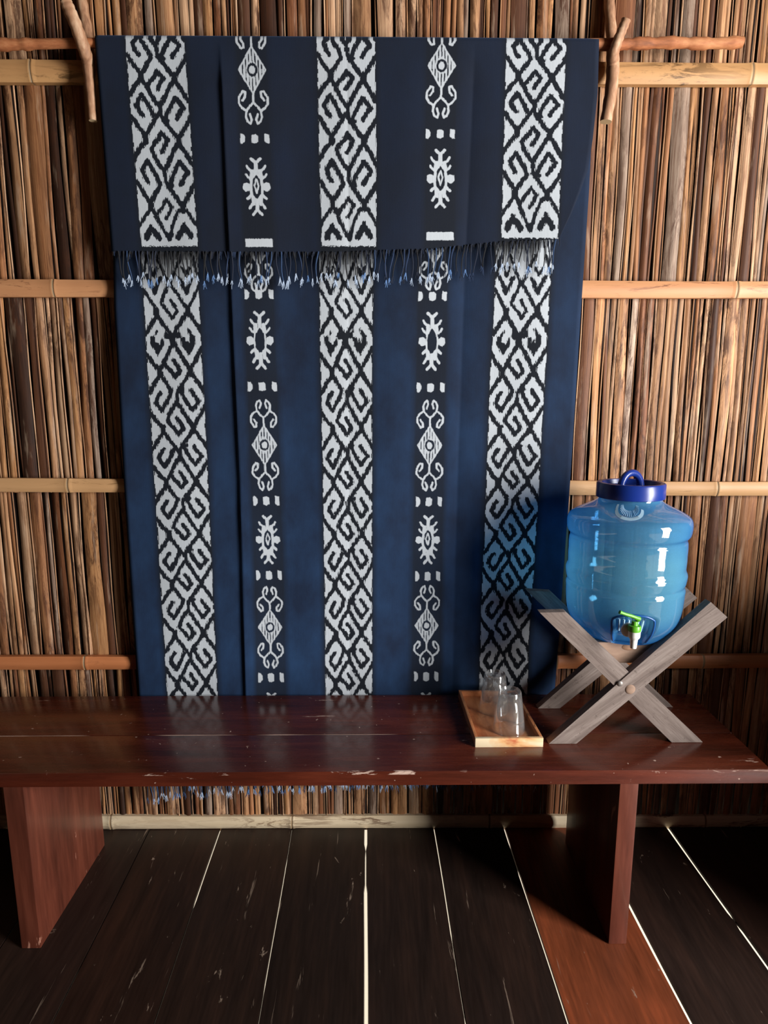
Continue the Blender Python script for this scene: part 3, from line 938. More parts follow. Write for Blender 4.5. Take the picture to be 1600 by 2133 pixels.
def cloth_sheet(name, strips, meds, mode, left, right, rows_y, bottom, y_plane, parent, blueness):
    """grid whose columns follow the stripes; every vertex is placed on the hanging sheet in metres"""
    # column keys: fine inside stripes
    ymid = 300 if mode == 'upper' else 900
    l0 = float(np.interp(ymid, *left)); r0 = float(np.interp(ymid, *right))
    marks = [l0]
    fine = []
    for s in strips:
        fine.append((float(np.interp(ymid, *s['xl'])) - 4, float(np.interp(ymid, *s['xr'])) + 4, 2.0))
    for s in meds:
        c = float(np.interp(ymid, *s['cx']))
        fine.append((c - 34, c + 34, 1.25))
    fine += [(l0 + 9 if mode == 'lower' else 448, 0, 0)][:0]
    for a, b in ((444, 492) if mode == 'upper' else (470, 510), (962, 1002) if mode == 'upper' else (936, 976)):
        fine.append((a, b, 2.5))
    fine.sort()
    keep = []
    for a, b, st in fine:
        if keep and a < keep[-1][1]:
            a = keep[-1][1]
        if b > a:
            keep.append((a, b, st))
    fine = keep
    xs = [l0]
    cur = l0
    for a, b, st in fine + [(r0, r0, 1)]:
        n = max(1, int(round((a - cur) / 9.0)))
        xs += list(np.linspace(cur, a, n + 1)[1:])
        if b > a:
            n = int(round((b - a) / st))
            xs += list(np.linspace(a, b, n + 1)[1:])
            cur = b
    xs = np.array(xs)
    # each column keeps its place between neighbouring stripe edges as rows go down
    keys0 = [l0]; tabs = [left]
    allm = sorted([(float(np.interp(ymid, *s['xl'])), s['xl']) for s in strips] + [(float(np.interp(ymid, *s['xr'])), s['xr']) for s in strips] +
                  [(float(np.interp(ymid, *s['cx'])), s['cx']) for s in meds], key=lambda t: t[0])
    for k, t in allm:
        keys0.append(k); tabs.append(t)
    keys0.append(r0); tabs.append(right)
    ny, nx = len(rows_y), len(xs)
    PX = np.zeros((ny, nx)); PY = np.zeros((ny, nx))
    for j, y in enumerate(rows_y):
        kk = [float(np.interp(y, *t)) for t in tabs]
        # keep order where an edge turns under
        for q in range(len(kk) - 2, -1, -1):
            kk[q] = min(kk[q], kk[q + 1] - 0.5)
        PX[j] = np.interp(xs, keys0, kk)
        if mode == 'upper':
            t = (y - rows_y[0]) / (rows_y[-1] - rows_y[0])
            yb = np.interp(PX[j], *bottom)
            PY[j] = rows_y[0] + np.interp(PX[j], [197, 720, 1248], [-3, 0, 4]) * (1 - t) + (yb - rows_y[0]) * t
        else:
            PY[j] = y
    fx, fy = PX.ravel(), PY.ravel()
    relief = crease(fx, fy)
    if mode == 'upper':
        # lower right corner stands a little off the sheet behind it
        relief = relief + 0.012 * np.clip((fx - 1080) / 130, 0, 1) ** 2 * np.clip((fy - 250) / 250, 0, 1)
    W = hit(fx, fy, y=np.full(len(fx), y_plane) - relief)
    P = np.stack([fx, fy], 1)
    sd = np.full(len(P), -BIG)
    band = np.zeros(len(P))
    for s in strips:
        L = np.interp(fy, *s['xl']); R = np.interp(fy, *s['xr'])
        m = (fx > L - 6) & (fx < R + 6)
        sd[m] = np.maximum(sd[m], main_strip(P[m], s['xl'], s['xr'], s['yv'], mode))
        e = np.minimum(fx - L, R - fx)
        band = np.maximum(band, np.clip((e + 9) / 9, 0, 1))
    for s in meds:
        c = np.interp(fy, *s['cx'])
        m = np.abs(fx - c) < 36
        sd[m] = np.maximum(sd[m], medallions(P[m], s['cx'], s['items']))
        band = np.maximum(band, 0.75 * np.clip((39 - np.abs(fx - c)) / 10, 0, 1))
    idx = np.arange(ny * nx).reshape(ny, nx)
    verts = W
    faces = np.stack([idx[:-1, :-1], idx[1:, :-1], idx[1:, 1:], idx[:-1, 1:]], -1).reshape(-1, 4)
    extra_v, extra_f = [], []
    me = bpy.data.meshes.new(name)
    if mode == 'upper':      # roll the top edge back over the pole
        base = len(verts)
        top = W[:nx]
        pole_y = (Y_FLAP + Y_PANEL) / 2
        rr = (Y_PANEL - Y_FLAP) / 2
        prev = idx[0]
        for q in range(1, 7):
            a = math.pi * q / 6
            ring = top.copy()
            ring[:, 1] = top[:, 1] + rr * (1 - math.cos(a)) 
            ring[:, 2] = top[:, 2] + 0.8 * rr * math.sin(a)
            extra_v.append(ring)
            now = base + (q - 1) * nx + np.arange(nx)
            extra_f.append(np.stack([prev[:-1], prev[1:], now[1:], now[:-1]], -1))
            prev = now
        verts = np.concatenate([verts] + extra_v)
        faces = np.concatenate([faces] + extra_f)
        rep = lambda a: np.concatenate([a] + [a[:nx]] * 6)
        sd, band, fx, fy = rep(sd), rep(band), rep(fx), rep(fy)
    o0 = np.array(parent.location)
    me.from_pydata([tuple(map(float, v - o0)) for v in verts], [], faces.tolist())
    for nm, arr in (('ikat', sd), ('band', band), ('blueness', np.clip(0.30 + 0.75 * (fy - 560) / 880, .25, 1) if blueness > .5 else np.zeros(len(verts)))):  # back panel turns bluer and lighter towards the bottom
        at = me.attributes.new(nm, 'FLOAT', 'POINT')
        at.data.foreach_set('value', arr.astype(np.float32))
    uvl = me.uv_layers.new(name='thread')
    li = np.zeros(len(me.loops), np.int32)
    me.loops.foreach_get('vertex_index', li)
    uvl.data.foreach_set('uv', np.stack([fx[li], fy[li]], 1).astype(np.float32).ravel())
    me.polygons.foreach_set('use_smooth', [True] * len(me.polygons))
    o = bpy.data.objects.new(name, me)
    COL.objects.link(o)
    me.materials.append(M_CLOTH)
    o.parent = parent
    sol = o.modifiers.new('thickness', 'SOLIDIFY')
    sol.thickness = 0.0014
    sol.offset = -1 if False else 0
    return o


cl_top = hit(722, 82, y=1.549)
cloth = thing('hanging_cloth', cl_top, 'indigo blue woven cloth with white hook bands and fringe, hung over the pole', 'cloth')

LEFT_LO = ([480, 525, 640, 1000, 1200, 1447, 1650], [228, 232, 238, 258, 271, 288, 303])
RIGHT_LO = ([340, 400, 620, 1000, 1200, 1447, 1650], [1231, 1227, 1212, 1188, 1173, 1155, 1140])
# the sheet behind starts at the pole; its top is covered by the flap
L2 = ([60, 525] + LEFT_LO[0][2:], [203, 236] + LEFT_LO[1][2:])
R2 = ([60, 200, 360] + RIGHT_LO[0][1:], [1240, 1236, 1229] + RIGHT_LO[1][1:])
rows_lo = list(np.linspace(85, 470, 12)) + list(np.arange(480, 1462, 2.5)) + list(np.linspace(1468, 1588, 14))
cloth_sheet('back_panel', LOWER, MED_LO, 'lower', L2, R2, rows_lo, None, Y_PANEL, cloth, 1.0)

LEFT_UP = ([60, 80, 200, 330, 525], [196, 197, 207, 217, 232])
RIGHT_UP = ([60, 85, 200, 300, 370, 420, 470, 500, 525], [1249, 1248, 1245, 1235, 1225, 1209, 1190, 1176, 1164])
BOT_UP = ([232, 470, 560, 720, 790, 900, 970, 1040, 1165, 1180], [524, 525, 526, 525, 522, 519, 511, 504, 498, 497])
rows_up_y = list(np.linspace(83, 525, 180))
cloth_sheet('front_flap', UPPER, MED_UP, 'upper', LEFT_UP, RIGHT_UP, rows_up_y, BOT_UP, Y_FLAP, cloth, 0.0)


# fringe: knotted yarn tassels with frayed tips
def tassel(bm, top, length, lean, ci, tip, spread, nstr=5, o0=(0, 0, 0)):
    x, y, z = [top[i] - o0[i] for i in range(3)]
    ph = random.uniform(0, 6)
    pts = [(x + lean * t + 0.0022 * math.sin(ph + 4.5 * t), y - 0.002 - 0.004 * math.sin(3.1 * t), z - length * t) for t in np.linspace(0, 1, 7)]
    tube(bm, pts, [0.0013, .0016, .0017, .0015, .0015, .0014, .0010], 5, ci)
    ex, ey, ez = pts[-1]
    for k in range(nstr):
        a = random.uniform(-1, 1)
        l = random.uniform(0.007, 0.019)
        q = [(ex, ey, ez + 0.004), (ex + a * spread * .6 + random.uniform(-.001, .001), ey - 0.001, ez - l * .45), (ex + a * spread * 1.2 + random.uniform(-.001, .001), ey - random.uniform(0, .003), ez - l)]
        tube(bm, q, [0.0007, .0006, .0004], 4, tip)


MATS_F = M_YARN + M_TIP
fr_loc = hit(700, 522, y=Y_FLAP)
bmf = bmesh.new()
# the band of loose warp ends right under the flap edge
e_px = np.linspace(236, 1166, 520)
for a in e_px:
    b = float(np.interp(a, *BOT_UP))
    p = hit(a, b - 2, y=Y_FLAP - float(crease(np.array([a]), np.array([b]))[0]))
    l = random.uniform(0.006, 0.022)
    ci = random.choice([0, 0, 2, 2, 3])
    if (296 < a < 413) or (667 < a < 778) or (1034 < a < 1152):
        l = random.choice([.02, .03, random.uniform(.03, .066)]); ci = random.choice([0, 2, 2])
    tube(bmf, [(p[0] - cl_top[0], p[1] - cl_top[1] + .0005, p[2] - cl_top[2]), (p[0] - cl_top[0] + random.uniform(-.002, .002), p[1] - cl_top[1] - .001, p[2] - cl_top[2] - l)], [0.0008, .0005], 4, ci)
fr = from_bm('fringe', bmf, MATS_F, None, True)
fr.parent = cloth
tag(fr, 'navy yarn fringe along the lower edge of the front flap')
N_T = 100
for i in range(N_T):
    a = 240 + (1163 - 240) * (i + random.uniform(.1, .9)) / N_T
    b = float(np.interp(a, *BOT_UP))
    rel = float(crease(np.array([a]), np.array([b]))[0])
    p = hit(a, b - 1, y=Y_FLAP - rel - 0.001)
    in_white = (296 < a < 413) or (667 < a < 778) or (1034 < a < 1152)
    ln = random.uniform(0.048, 0.068)
    if in_white:
        ci, tp = random.choice([(2, 4), (2, 4), (0, 4), (0, 5)])
    elif a < 700:
        ci, tp = random.choice([(1, 4), (3, 4), (0, 4), (0, 4), (2, 5), (2, 4)])
    elif a < 960:
        ci, tp = random.choice([(0, 4), (3, 5), (2, 0), (1, 4)])
    else:
        ci, tp = random.choice([(2, 0), (0, 3), (2, 3), (0, 5)])
        if a > 1150:
            ci, tp, ln = 1, 4, 0.06
    bm = bmesh.new()
    tassel(bm, p, ln, random.gauss(0, 0.004) + (-0.004 if a > 700 else 0.0), ci, tp, 0.0042, random.choice([5, 6, 8]), o0=cl_top)
    t = from_bm('tassel', bm, MATS_F, None, True)
    t.parent = fr
# lower fringe, its tips show under the bench
bmf = bmesh.new()
for a in np.linspace(306, 1136, 150):
    a += random.uniform(-2, 2)
    p = hit(a, 1588, y=Y_PANEL - 0.002)
    tipy = float(np.interp(a, [306, 335, 420, 530, 700, 1140], [1668, 1664, 1656, 1650, 1643, 1640])) + random.uniform(-9, 3)
    if random.random() < .2:
        tipy -= 12
    q = hit(a, tipy, y=Y_PANEL - 0.002)
    ln = p[2] - q[2]
    ci, tp = random.choice([(1, 4), (3, 4), (1, 5), (0, 1)])
    tassel(bmf, p, max(0.02, ln - 0.008), random.gauss(0, .003), ci, tp, 0.0045, random.choice([3, 5, 6]), o0=cl_top)
fl = from_bm('fringe', bmf, MATS_F, None, True)
fl.parent = cloth
tag(fl, 'blue yarn fringe along the bottom edge, tips showing under the bench', kind='stuff')

# ------------------------------------------------------------------ pole and branch hooks
Y_POLE = 1.549
pts = []
for px, py in ((-160, 92), (0, 93), (70, 92), (195, 90), (460, 92), (720, 93), (1000, 94), (1250, 93), (1330, 91), (1400, 89), (1470, 91), (1546, 88)):
    p = hit(px, py, y=Y_POLE)
    pts.append(p)
pa = smooth_path(pts, 8)
bm = bmesh.new()
rad = []
for i, p in enumerate(pa):
    vis = p.x > 0.45
    r = (0.0118 if vis or p.x < -.78 else 0.0112) + (0.0012 * math.sin(i * .9) + .0008 * math.sin(i * 2.3) if vis or p.x < -.78 else -0.001)
    rad.append(r)
tube(bm, pa, rad, 14, 0, 1, 0.03)
pole = from_bm('hanging_pole', bm, [M_BARK, M_CUT], None, True, 60)
tag(pole, 'knobbly orange brown branch pole the indigo cloth hangs from', 'pole')


def hook(name, stem, prong, r_stem, r_prong, label):
    base = V(stem[-1])
    root = thing(name, base, label, 'branch', 'forked branch hooks holding the pole')
    for nm, path, rr in (('stem', stem, r_stem), ('prong', prong, r_prong)):
        bm = bmesh.new()
        sp = smooth_path(path, 7)
        k = len(sp)
        rd = [float(np.interp(i / (k - 1), np.linspace(0, 1, len(rr)), rr)) * (1 + .05 * math.sin(i * 1.7)) for i in range(k)]
        tube(bm, [p - base for p in sp], rd, 12, 0, 1, 0.03)
        o = from_bm(nm, bm, [M_STICK, M_CUT], None, True, 60)
        o.parent = root
    return root


hk = lambda px, py, y: tuple(hit(px, py, y=y))
hook('branch_hook', [hk(158, -60, 1.588), hk(170, 0, 1.583), hk(182, 70, 1.574), hk(184, 128, 1.555), hk(189, 190, 1.551), hk(194, 252, 1.551)],
     [hk(184, 132, 1.551), hk(176, 105, 1.535), hk(160, 58, 1.521), hk(145, 22, 1.516), hk(137, 3, 1.514)],
     [.0115, .0115, .0115, .0140, .0105, .009], [.0125, .0135, .0135, .0132, .0125], 'forked brown branch hook at the left end of the cloth')
hook('branch_hook', [hk(1262, -60, 1.588), hk(1269, 0, 1.583), hk(1274, 80, 1.574), hk(1277, 132, 1.555), hk(1273, 190, 1.550), hk(1262, 254, 1.550)],
     [hk(1276, 136, 1.551), hk(1278, 112, 1.535), hk(1287, 85, 1.524), hk(1297, 60, 1.518), hk(1305, 40, 1.513)],
     [.0115, .0118, .0118, .0145, .0140, .0130], [.0130, .0120, .0110, .0105, .0102], 'forked pale branch hook with a cut tip at the right end of the cloth')

# ------------------------------------------------------------------ bench
ZB = 0.43
YF = 1.20
YBK = 1.550
xr_back = float(hit(1430, 1447, z=ZB)[0]); xr_front = float(hit(1598, 1600, z=ZB)[0])
x_r = xr_front + 0.006
x_l = -1.05
seam = float(hit(700, 1530, z=ZB)[1])
ZT = 0.397
bench = thing('wooden_bench', (0, 1.375, 0), 'long low dark red varnished bench with slab legs in front of the reed wall', 'bench')


def part_box(name, x0, x1, y0, y1, z0, z1, mat, parent, bevel=0.003):
    bm = bmesh.new()
    o0 = parent.location
    box(bm, x0 - o0.x, x1 - o0.x, y0 - o0.y, y1 - o0.y, z0 - o0.z, z1 - o0.z, bevel)
    o = from_bm(name, bm, mat, None, True, 40)
    o.parent = parent
    return o


part_box('seat_plank', x_l, x_r, YF, seam - 0.0006, ZT, ZB, M_BENCH, bench, 0.0025)
part_box('seat_plank', x_l, x_r, seam + 0.0006, YBK, ZT, ZB, M_BENCH, bench, 0.0025)
for (a, b), (ya, yb_) in (((5, 47), (YF + .001, 1.53)), ((1292, 1331), (YF + .001, 1.53))):
    xa = float(hit(a, 1640, y=YF)[0]); xb = float(hit(b, 1640, y=YF)[0])
    part_box('leg', xa, xb, ya, yb_, 0.0, ZT, M_LEG, bench, 0.003)

# ------------------------------------------------------------------ tray and glasses
ft_l = hit(990, 1557, z=ZB); ft_r = hit(1131.5, 1556, z=ZB)
tz = 0.022
bk_l = hit(955, 1437, z=ZB + tz); bk_r = hit(1075, 1438, z=ZB + tz)
tl = V(ft_l); tr = V(ft_r); bl = V(bk_l); br = V(bk_r)
bl.z = br.z = tl.z
ctr = (tl + tr + bl + br) / 4
tray = thing('serving_tray', ctr, 'small rectangular orange wooden tray with raised rim on the bench', 'tray')
Q = [p - ctr for p in (tl, tr, br, bl)]


def lerp2(u, v):
    return Q[0] * (1 - u) * (1 - v) + Q[1] * u * (1 - v) + Q[2] * u * v + Q[3] * (1 - u) * v


def tray_piece(name, u0, u1, v0, v1, z0, z1, mat, bev=0.0012, lab=None):
    bm = bmesh.new()
    pts = [lerp2(u0, v0) + Vector((0, 0, z0)), lerp2(u1, v0) + Vector((0, 0, z0)), lerp2(u1, v1) + Vector((0, 0, z0)), lerp2(u0, v1) + Vector((0, 0, z0))]
    prism(bm, pts, (0, 0, z1 - z0), bev)
    o = from_bm(name, bm, mat, None, True, 40)
    o.parent = tray
    if lab: o['label'] = lab


tray_piece('base', .03, .97, .035, .97, 0.001, 0.008, M_TRAY, .0008)
tray_piece('rim', 0, 1, 0, .033, 0, tz, M_TFRONT, lab='pale front rim of the tray')
tray_piece('rim', 0, 1, .968, 1, 0, tz, M_TRAY)
tray_piece('rim', 0, .045, .034, .967, 0, tz, M_TRAY)
tray_piece('rim', .955, 1, .034, .967, 0, tz, M_TRAY)

GZ = ZB + 0.0085


def glass_mesh():
    bm = bmesh.new()
    h = 0.098
    # upside-down tumbler: mouth at the bottom, thick foot on top
    prof = [(0.0372, 0), (0.0380, 0.001), (0.0340, 0.035), (0.0295, 0.070), (0.0262, 0.094), (0.0256, h - .0015), (0.0246, h), (0.0222, h), (0.0212, h - .002), (0.0195, h - .006), (0.0, h - .007),
            (0.0, h - .017), (0.0215, h - .018), (0.0245, h - .021), (0.0280, 0.066), (0.0322, 0.035), (0.0360, 0.0012)]
    lathe(bm, prof, 56)
    # close the mouth rim
    bm.verts.ensure_lookup_table()
    n = 56
    a = [v for v in bm.verts if abs(v.co.z) < 1e-7]
    b = [v for v in bm.verts if abs(v.co.z - 0.0012) < 1e-7]
    for k in range(n):
        bm.faces.new([a[k], a[(k + 1) % n], b[(k + 1) % n], b[k]])
    return bm


gm = glass_mesh()
g1 = from_bm('drinking_glass', gm, M_GLASS, None, True, 50)
p = hit(1060, 1518.5, z=GZ); g1.location = V(p)
tag(g1, 'upside down clear tumbler at the front of the orange tray', 'glass', 'upturned glasses on the tray')
g2 = g1.copy(); COL.objects.link(g2)
p = hit(1029, 1478, z=GZ); g2.location = V(p)
tag(g2, 'upside down clear tumbler at the back of the orange tray', 'glass', 'upturned glasses on the tray')

# ------------------------------------------------------------------ jug stand
st0 = hit(1303, 1500, y=1.39); st0[2] = ZB
stand = thing('jug_stand', st0, 'weathered grey wooden cross-leg stand under the blue water jug', 'stand')


def slat(name, px4, y, thick, zclip=None, lab=None, mat=None):
    pts = hit([p[0] for p in px4], [p[1] for p in px4], y=y)
    pts = [list(p) for p in pts]
    if zclip:
        for i in zclip:
            pts[i][2] = ZB + 0.0005
    bm = bmesh.new()
    prism(bm, [[a - b for a, b in zip(p, st0)] for p in pts], (0, thick, 0), 0.0015)
    o = from_bm(name, bm, mat or M_GREY, None, True, 40)
    o.parent = stand
    if lab: o['label'] = lab
    return o


slat('leg', [(1143, 1545), (1201, 1548), (1516, 1286), (1481, 1254)], 1.303, .024, (0, 1))
slat('leg', [(1399, 1553), (1464, 1553), (1179, 1275), (1124, 1276)], 1.3065, .0225, (0, 1), mat=M_GREY2)
slat('leg', [(1120, 1478), (1166, 1480), (1453, 1246), (1420, 1214)], 1.470, .022, (0, 1), 'rear cross leg in shade')
slat('leg', [(1350, 1482), (1402, 1484), (1148, 1233), (1097, 1230)], 1.4735, .022, (0, 1), 'rear cross leg in shade', M_GREY2)
# shelf board wedged in the V
bp = hit([1242, 1384, 1334, 1288], [1338, 1338, 1381, 1381], y=1.333)
bm = bmesh.new()
prism(bm, [[a - b for a, b in zip(p, st0)] for p in bp], (0, .132, 0), 0.0012)
o = from_bm('shelf', bm, M_BOARD, None, True, 40); o.parent = stand
Z_SHELF = float(bp[0][2])
kp = hit(1310, 1348, y=1.3325)
bm = bmesh.new()
lathe(bm, [(0.0, 0.0025), (0.009, 0.002), (0.0125, 0.0)], 20)
bmesh.ops.rotate(bm, verts=bm.verts, cent=(0, 0, 0), matrix=Matrix.Rotation(math.pi / 2, 3, 'X'))
bmesh.ops.scale(bm, vec=(1.25, 1, .6), verts=bm.verts)
o = from_bm('knot', bm, M_KNOT); o.parent = stand; o.location = V(kp) - stand.location
for px, py, sc in ((1292, 1424, 1.0), (1313, 1436, 1.7)):
    q = hit(px, py, y=1.3028)
    bm = bmesh.new()
    lathe(bm, [(0.0, 0.003), (0.004, 0.0026), (0.0062, 0.0012), (0.0068, 0)], 20)
    bmesh.ops.rotate(bm, verts=bm.verts, cent=(0, 0, 0), matrix=Matrix.Rotation(math.pi / 2, 3, 'X'))
    bmesh.ops.scale(bm, vec=(sc, 1, sc), verts=bm.verts)
    o = from_bm('nail' if sc < 1.5 else 'peg', bm, M_NAIL if sc < 1.5 else M_BOARD); o.parent = stand; o.location = V(q) - stand.location

# ------------------------------------------------------------------ jug
YJ = 1.400
jb = hit(1303, 1337, y=YJ - .10)
jx = float(hit(1301, 1200, y=YJ)[0])
ZJ = Z_SHELF + 0.0008
jug = thing('water_jug', (jx, YJ, ZJ), 'translucent blue plastic water jug with lid and tap on the cross-leg stand', 'jug')
zp = lambda py, yy=YJ: float(hit(1301, py, y=yy)[2]) - ZJ
HB = zp(1082)           # top of neck
RJ = 0.1325
prof_px = [(1348, .088), (1341, .098), (1331, .108), (1321, .117), (1310, .1235), (1298, .1270), (1284, .1290), (1270, .1300), (1258, .1305), (1250, .1310), (1243, .1285), (1236, .1310), (1224, .1330), (1218, .1325), (1213, .1300), (1208, .1288),
           (1200, .1290), (1190, .1293), (1180, .1290), (1170, .1293), (1162, .1290), (1156, .1284), (1152, .1268), (1147, .1280), (1140, .1335), (1128, .1355), (1116, .1350), (1108, .1310), (1102, .1220), (1096, .1100), (1090, .0960), (1084, .0820), (1079, .0730), (1074, .0690), (1066, .0680)]
zz0 = zp(1348)
prof = []
for py, r in prof_px:
    prof.append((r, max(0.0, zp(py) - zz0)))


def resample(pr, n):
    out = []
    P = [Vector((r, z, 0)) for r, z in pr]
    for p in smooth_path(P, n):
        out.append((p.x, p.y))
    return out


pr = resample(prof, 4)
top_z = pr[-1][1]
seg = 160
bm = bmesh.new()
rings = []
lathe(bm, [(0.0, 0.004), (.05, .003)] + [(pr[0][0] * .93, 0.0005)] + pr, seg)
# pressed-in arch behind the tap, with upright ribs
arch_c = float(hit(1324, 1300, y=YJ - RJ)[0]) - jx
for v in bm.verts:
    x, y, z = v.co
    if y < 0 and z > 0.002:
        a = math.atan2(x - arch_c * .9, -y)
        s = a * .125
        zt = 0.088
        hw = 0.047
        d = abs(s) / hw
        if z < zt and d < 1:
            e = min((1 - d) / .18, (zt - z - .012 * d * d) / .012, 1)
            e = max(0, min(1, e)); e = e * e * (3 - 2 * e)
            rib = 0.006 * (0.5 + .5 * math.cos(s / 0.0125 * 2 * math.pi)) * (1 if z > .03 else 0)
            k = 1 - (0.018 - rib) * e / math.hypot(x, y)
            v.co.x *= k; v.co.y *= k
body = from_bm('body', bm, M_JUG, None, True, 70)
body.parent = jug
# moulded arch and ribs around the tap
def body_r(z):
    return float(np.interp(z, [p[1] for p in pr], [p[0] for p in pr]))


def on_body(s, z, d):
    a = arch_c / .125 + s / .125
    r = body_r(z) + d
    return Vector((r * math.sin(a), -r * math.cos(a), z))


bm = bmesh.new()
path = [on_body(-.044, z, .0002) for z in np.linspace(.012, .062, 6)] + [on_body(-.044 * math.cos(q) , .066 + .018 * math.sin(q), .0002) for q in np.linspace(.25, math.pi - .25, 12)] + [on_body(.044, z, .0002) for z in np.linspace(.062, .012, 6)]
tube(bm, smooth_path(path, 3), .0026, 8)
o = from_bm('tap_arch', bm, M_ARCH, None, True, 60); o.parent = jug
o['label'] = 'dark blue moulded arch around the tap'
for k in range(6):
    bm = bmesh.new()
    sx_ = -.030 + .0105 * k
    tube(bm, smooth_path([on_body(sx_, .040, -.013), on_body(sx_, .052, -.012), on_body(sx_, .070, -.009)], 3), .0021, 8)
    o = from_bm('rib', bm, M_EMB, None, True, 60); o.parent = jug
# lid
bm = bmesh.new()
lz = top_z - .006
lh = zp(1040) - zz0 - lz
lathe(bm, [(0.0, lh - .012), (.052, lh - .012), (.060, lh - .011), (.063, lh - .001), (.066, lh), (.0725, lh - .0005), (.0745, lh - .003), (.0750, .006), (.0745, .001), (.0725, 0), (.0695, 0)], 96, (0, 0, lz))
lid = from_bm('lid', bm, M_LID, None, True, 40); lid.parent = jug
bm = bmesh.new()
arc = [(0.030 * math.cos(a), 0, lz + lh - .012 + 0.033 * math.sin(a)) for a in np.linspace(0.0, math.pi, 15)]
tube(bm, arc, [0.0095 if i in (0, 14) else 0.0082 for i in range(15)], 12)
o = from_bm('handle', bm, M_LID, None, True, 60); o.parent = lid
o.rotation_euler = (0, 0, math.radians(24))
# pale sunburst emblem pressed into the shoulder
def shoulder_r(z):
    return float(np.interp(z, [p[1] for p in pr], [p[0] for p in pr]))
bm = bmesh.new()
def on_sh(a, z):
    r = shoulder_r(z) + 0.0012
    return Vector((r * math.sin(a), -r * math.cos(a), z))
e_top = zp(1077) - zz0; e_bot = zp(1101) - zz0
ec = float(hit(1312, 1085, y=YJ - .1)[0]) - jx
for k in range(19):
    q = math.pi * (k + 1) / 20
    ca, sa = math.cos(q), math.sin(q)
    a0 = ec / .1 - .30 * ca * .58; a1 = ec / .1 - .30 * ca * .82
    z0 = e_top - (e_top - e_bot) * sa * .42; z1 = e_top - (e_top - e_bot) * sa * .76
    tube(bm, [on_sh(a0, z0), on_sh(a1, z1)], .0005, 4)
ring_pts = []
for q in np.linspace(0.05, math.pi - .35, 26):
    ring_pts.append((on_sh(ec / .1 - .36 * math.cos(q) * .84, e_top - (e_top - e_bot) * math.sin(q) * .82), on_sh(ec / .1 - .36 * math.cos(q), e_top - (e_top - e_bot) * math.sin(q))))
for (a, b), (c, d) in zip(ring_pts, ring_pts[1:]):
    f = [bm.verts.new(p) for p in (a, b, d, c)]
    g = [bm.verts.new(p + Vector((0, .0006, 0))) for p in (a, b, d, c)]
    bm.faces.new(f); bm.faces.new(g[::-1])
    for i in range(4):
        bm.faces.new([f[i], g[i], g[(i + 1) % 4], f[(i + 1) % 4]])
o = from_bm('emblem', bm, M_EMB, None, True, 30); o.parent = jug
o['label'] = 'pale half-sunburst mark on the shoulder of the jug'
# tap
yt = YJ - .122 - .022
tp = hit(1322, 1311, y=yt)
tx, tzz = float(tp[0]) - jx, float(tp[2]) - ZJ
ty = yt - YJ
zt_ = lambda py: float(hit(1322, py, y=yt)[2]) - ZJ
bm = bmesh.new()
zb_ = zt_(1350)
hh = zt_(1304) - zb_
lathe(bm, [(0.0, 0), (.0055, 0), (.0066, 0.0008), (.0080, hh * .38), (.0086, hh * .42), (.0118, hh * .50), (.0124, hh * .56), (.0126, hh * .92), (.0118, hh), (0.0, hh)], 32, (tx, ty, zb_))
tube(bm, [(tx, ty, zt_(1318)), (tx, ty + .028, zt_(1316))], .0085, 16)
tap = from_bm('tap', bm, M_TAPW, None, True, 40); tap.parent = jug
tap['label'] = 'white tap with green lever'
bm = bmesh.new()
lathe(bm, [(0.0, 0), (.0130, 0), (.0135, .002), (.0135, .010), (.0125, .0125), (.007, .0130), (.0062, .022), (.0, .022)], 32, (tx - .0005, ty, zt_(1314)))
o = from_bm('collar', bm, M_TAPG, None, True, 40); o.parent = tap
o['label'] = 'green collar of the tap'
bm = bmesh.new()
zl = zt_(1290)
pl_ = hit(1291, 1275, y=yt - .008)
e = Vector((float(pl_[0]) - jx, ty - .008, float(pl_[2]) - ZJ))
s0 = Vector((tx + .008, ty, zl))
sp = smooth_path([s0, s0.lerp(e, .35) + Vector((0, 0, .001)), s0.lerp(e, .7), e], 4)
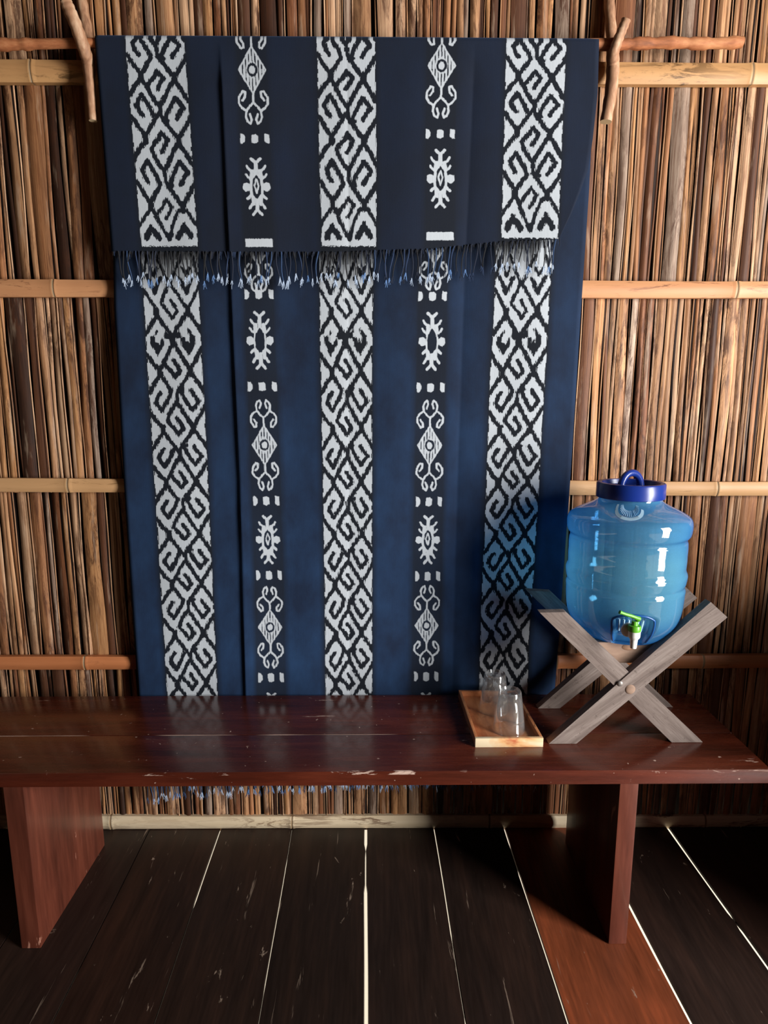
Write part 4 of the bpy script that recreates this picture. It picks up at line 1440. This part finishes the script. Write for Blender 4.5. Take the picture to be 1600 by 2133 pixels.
tube(bm, sp, [float(np.interp(i / (len(sp) - 1), [0, .25, .8, 1], [.0062, .0040, .0033, .0042])) for i in range(len(sp))], 10)
o = from_bm('lever', bm, M_TAPG, None, True, 50); o.parent = tap
bm = bmesh.new()
fp = hit(1309, 1312, y=yt + .016)
lathe(bm, [(0.0, 0), (.0150, 0), (.0158, .0015), (.0158, .006), (.0140, .008), (0, .008)], 32)
bmesh.ops.rotate(bm, verts=bm.verts, cent=(0, 0, 0), matrix=Matrix.Rotation(math.pi / 2, 3, 'X'))
o = from_bm('flange', bm, M_TAPW, None, True, 40); o.parent = tap
o.location = V(fp) - jug.location + Vector((0, .004, 0))

# ------------------------------------------------------------------ light
w = bpy.data.worlds.new('world')
S.world = w
w.use_nodes = True
nt = w.node_tree
nt.nodes['Background'].inputs[0].default_value = (0.78, 0.88, 1.0, 1)
nt.nodes['Background'].inputs[1].default_value = 0.07


def area(name, loc, target, sx, sy, power, col):
    d = bpy.data.lights.new(name, 'AREA')
    d.shape = 'RECTANGLE'; d.size = sx; d.size_y = sy; d.energy = power; d.color = col
    o = bpy.data.objects.new(name, d)
    COL.objects.link(o)
    o.location = loc
    o.rotation_euler = (Vector(target) - Vector(loc)).to_track_quat('-Z', 'Y').to_euler()
    return o


# daylight through the open right side of the room,
area('door_daylight', (2.65, -0.45, 1.12), (-0.1, 1.5, 0.75), 0.85, 2.2, 235, (1.0, 0.985, 0.965))
sd_ = bpy.data.lights.new('sun', 'SUN'); sd_.energy = 9.0; sd_.angle = 0.01; sd_.color = (1, .96, .9)
so_ = bpy.data.objects.new('sun', sd_); COL.objects.link(so_)
so_.rotation_euler = (Vector((0.12, -1.0, -0.42))).to_track_quat('-Z', 'Y').to_euler()

S.view_settings.view_transform = 'Standard'
S.view_settings.look = 'None'
S.view_settings.gamma = 1.0
S.view_settings.exposure = 0.0
S.view_settings.use_curve_mapping = False
S.cycles.use_denoising = True
S.cycles.max_bounces = 10
S.cycles.transparent_max_bounces = 16
S.cycles.sample_clamp_indirect = 6.0
S.cycles.caustics_reflective = False
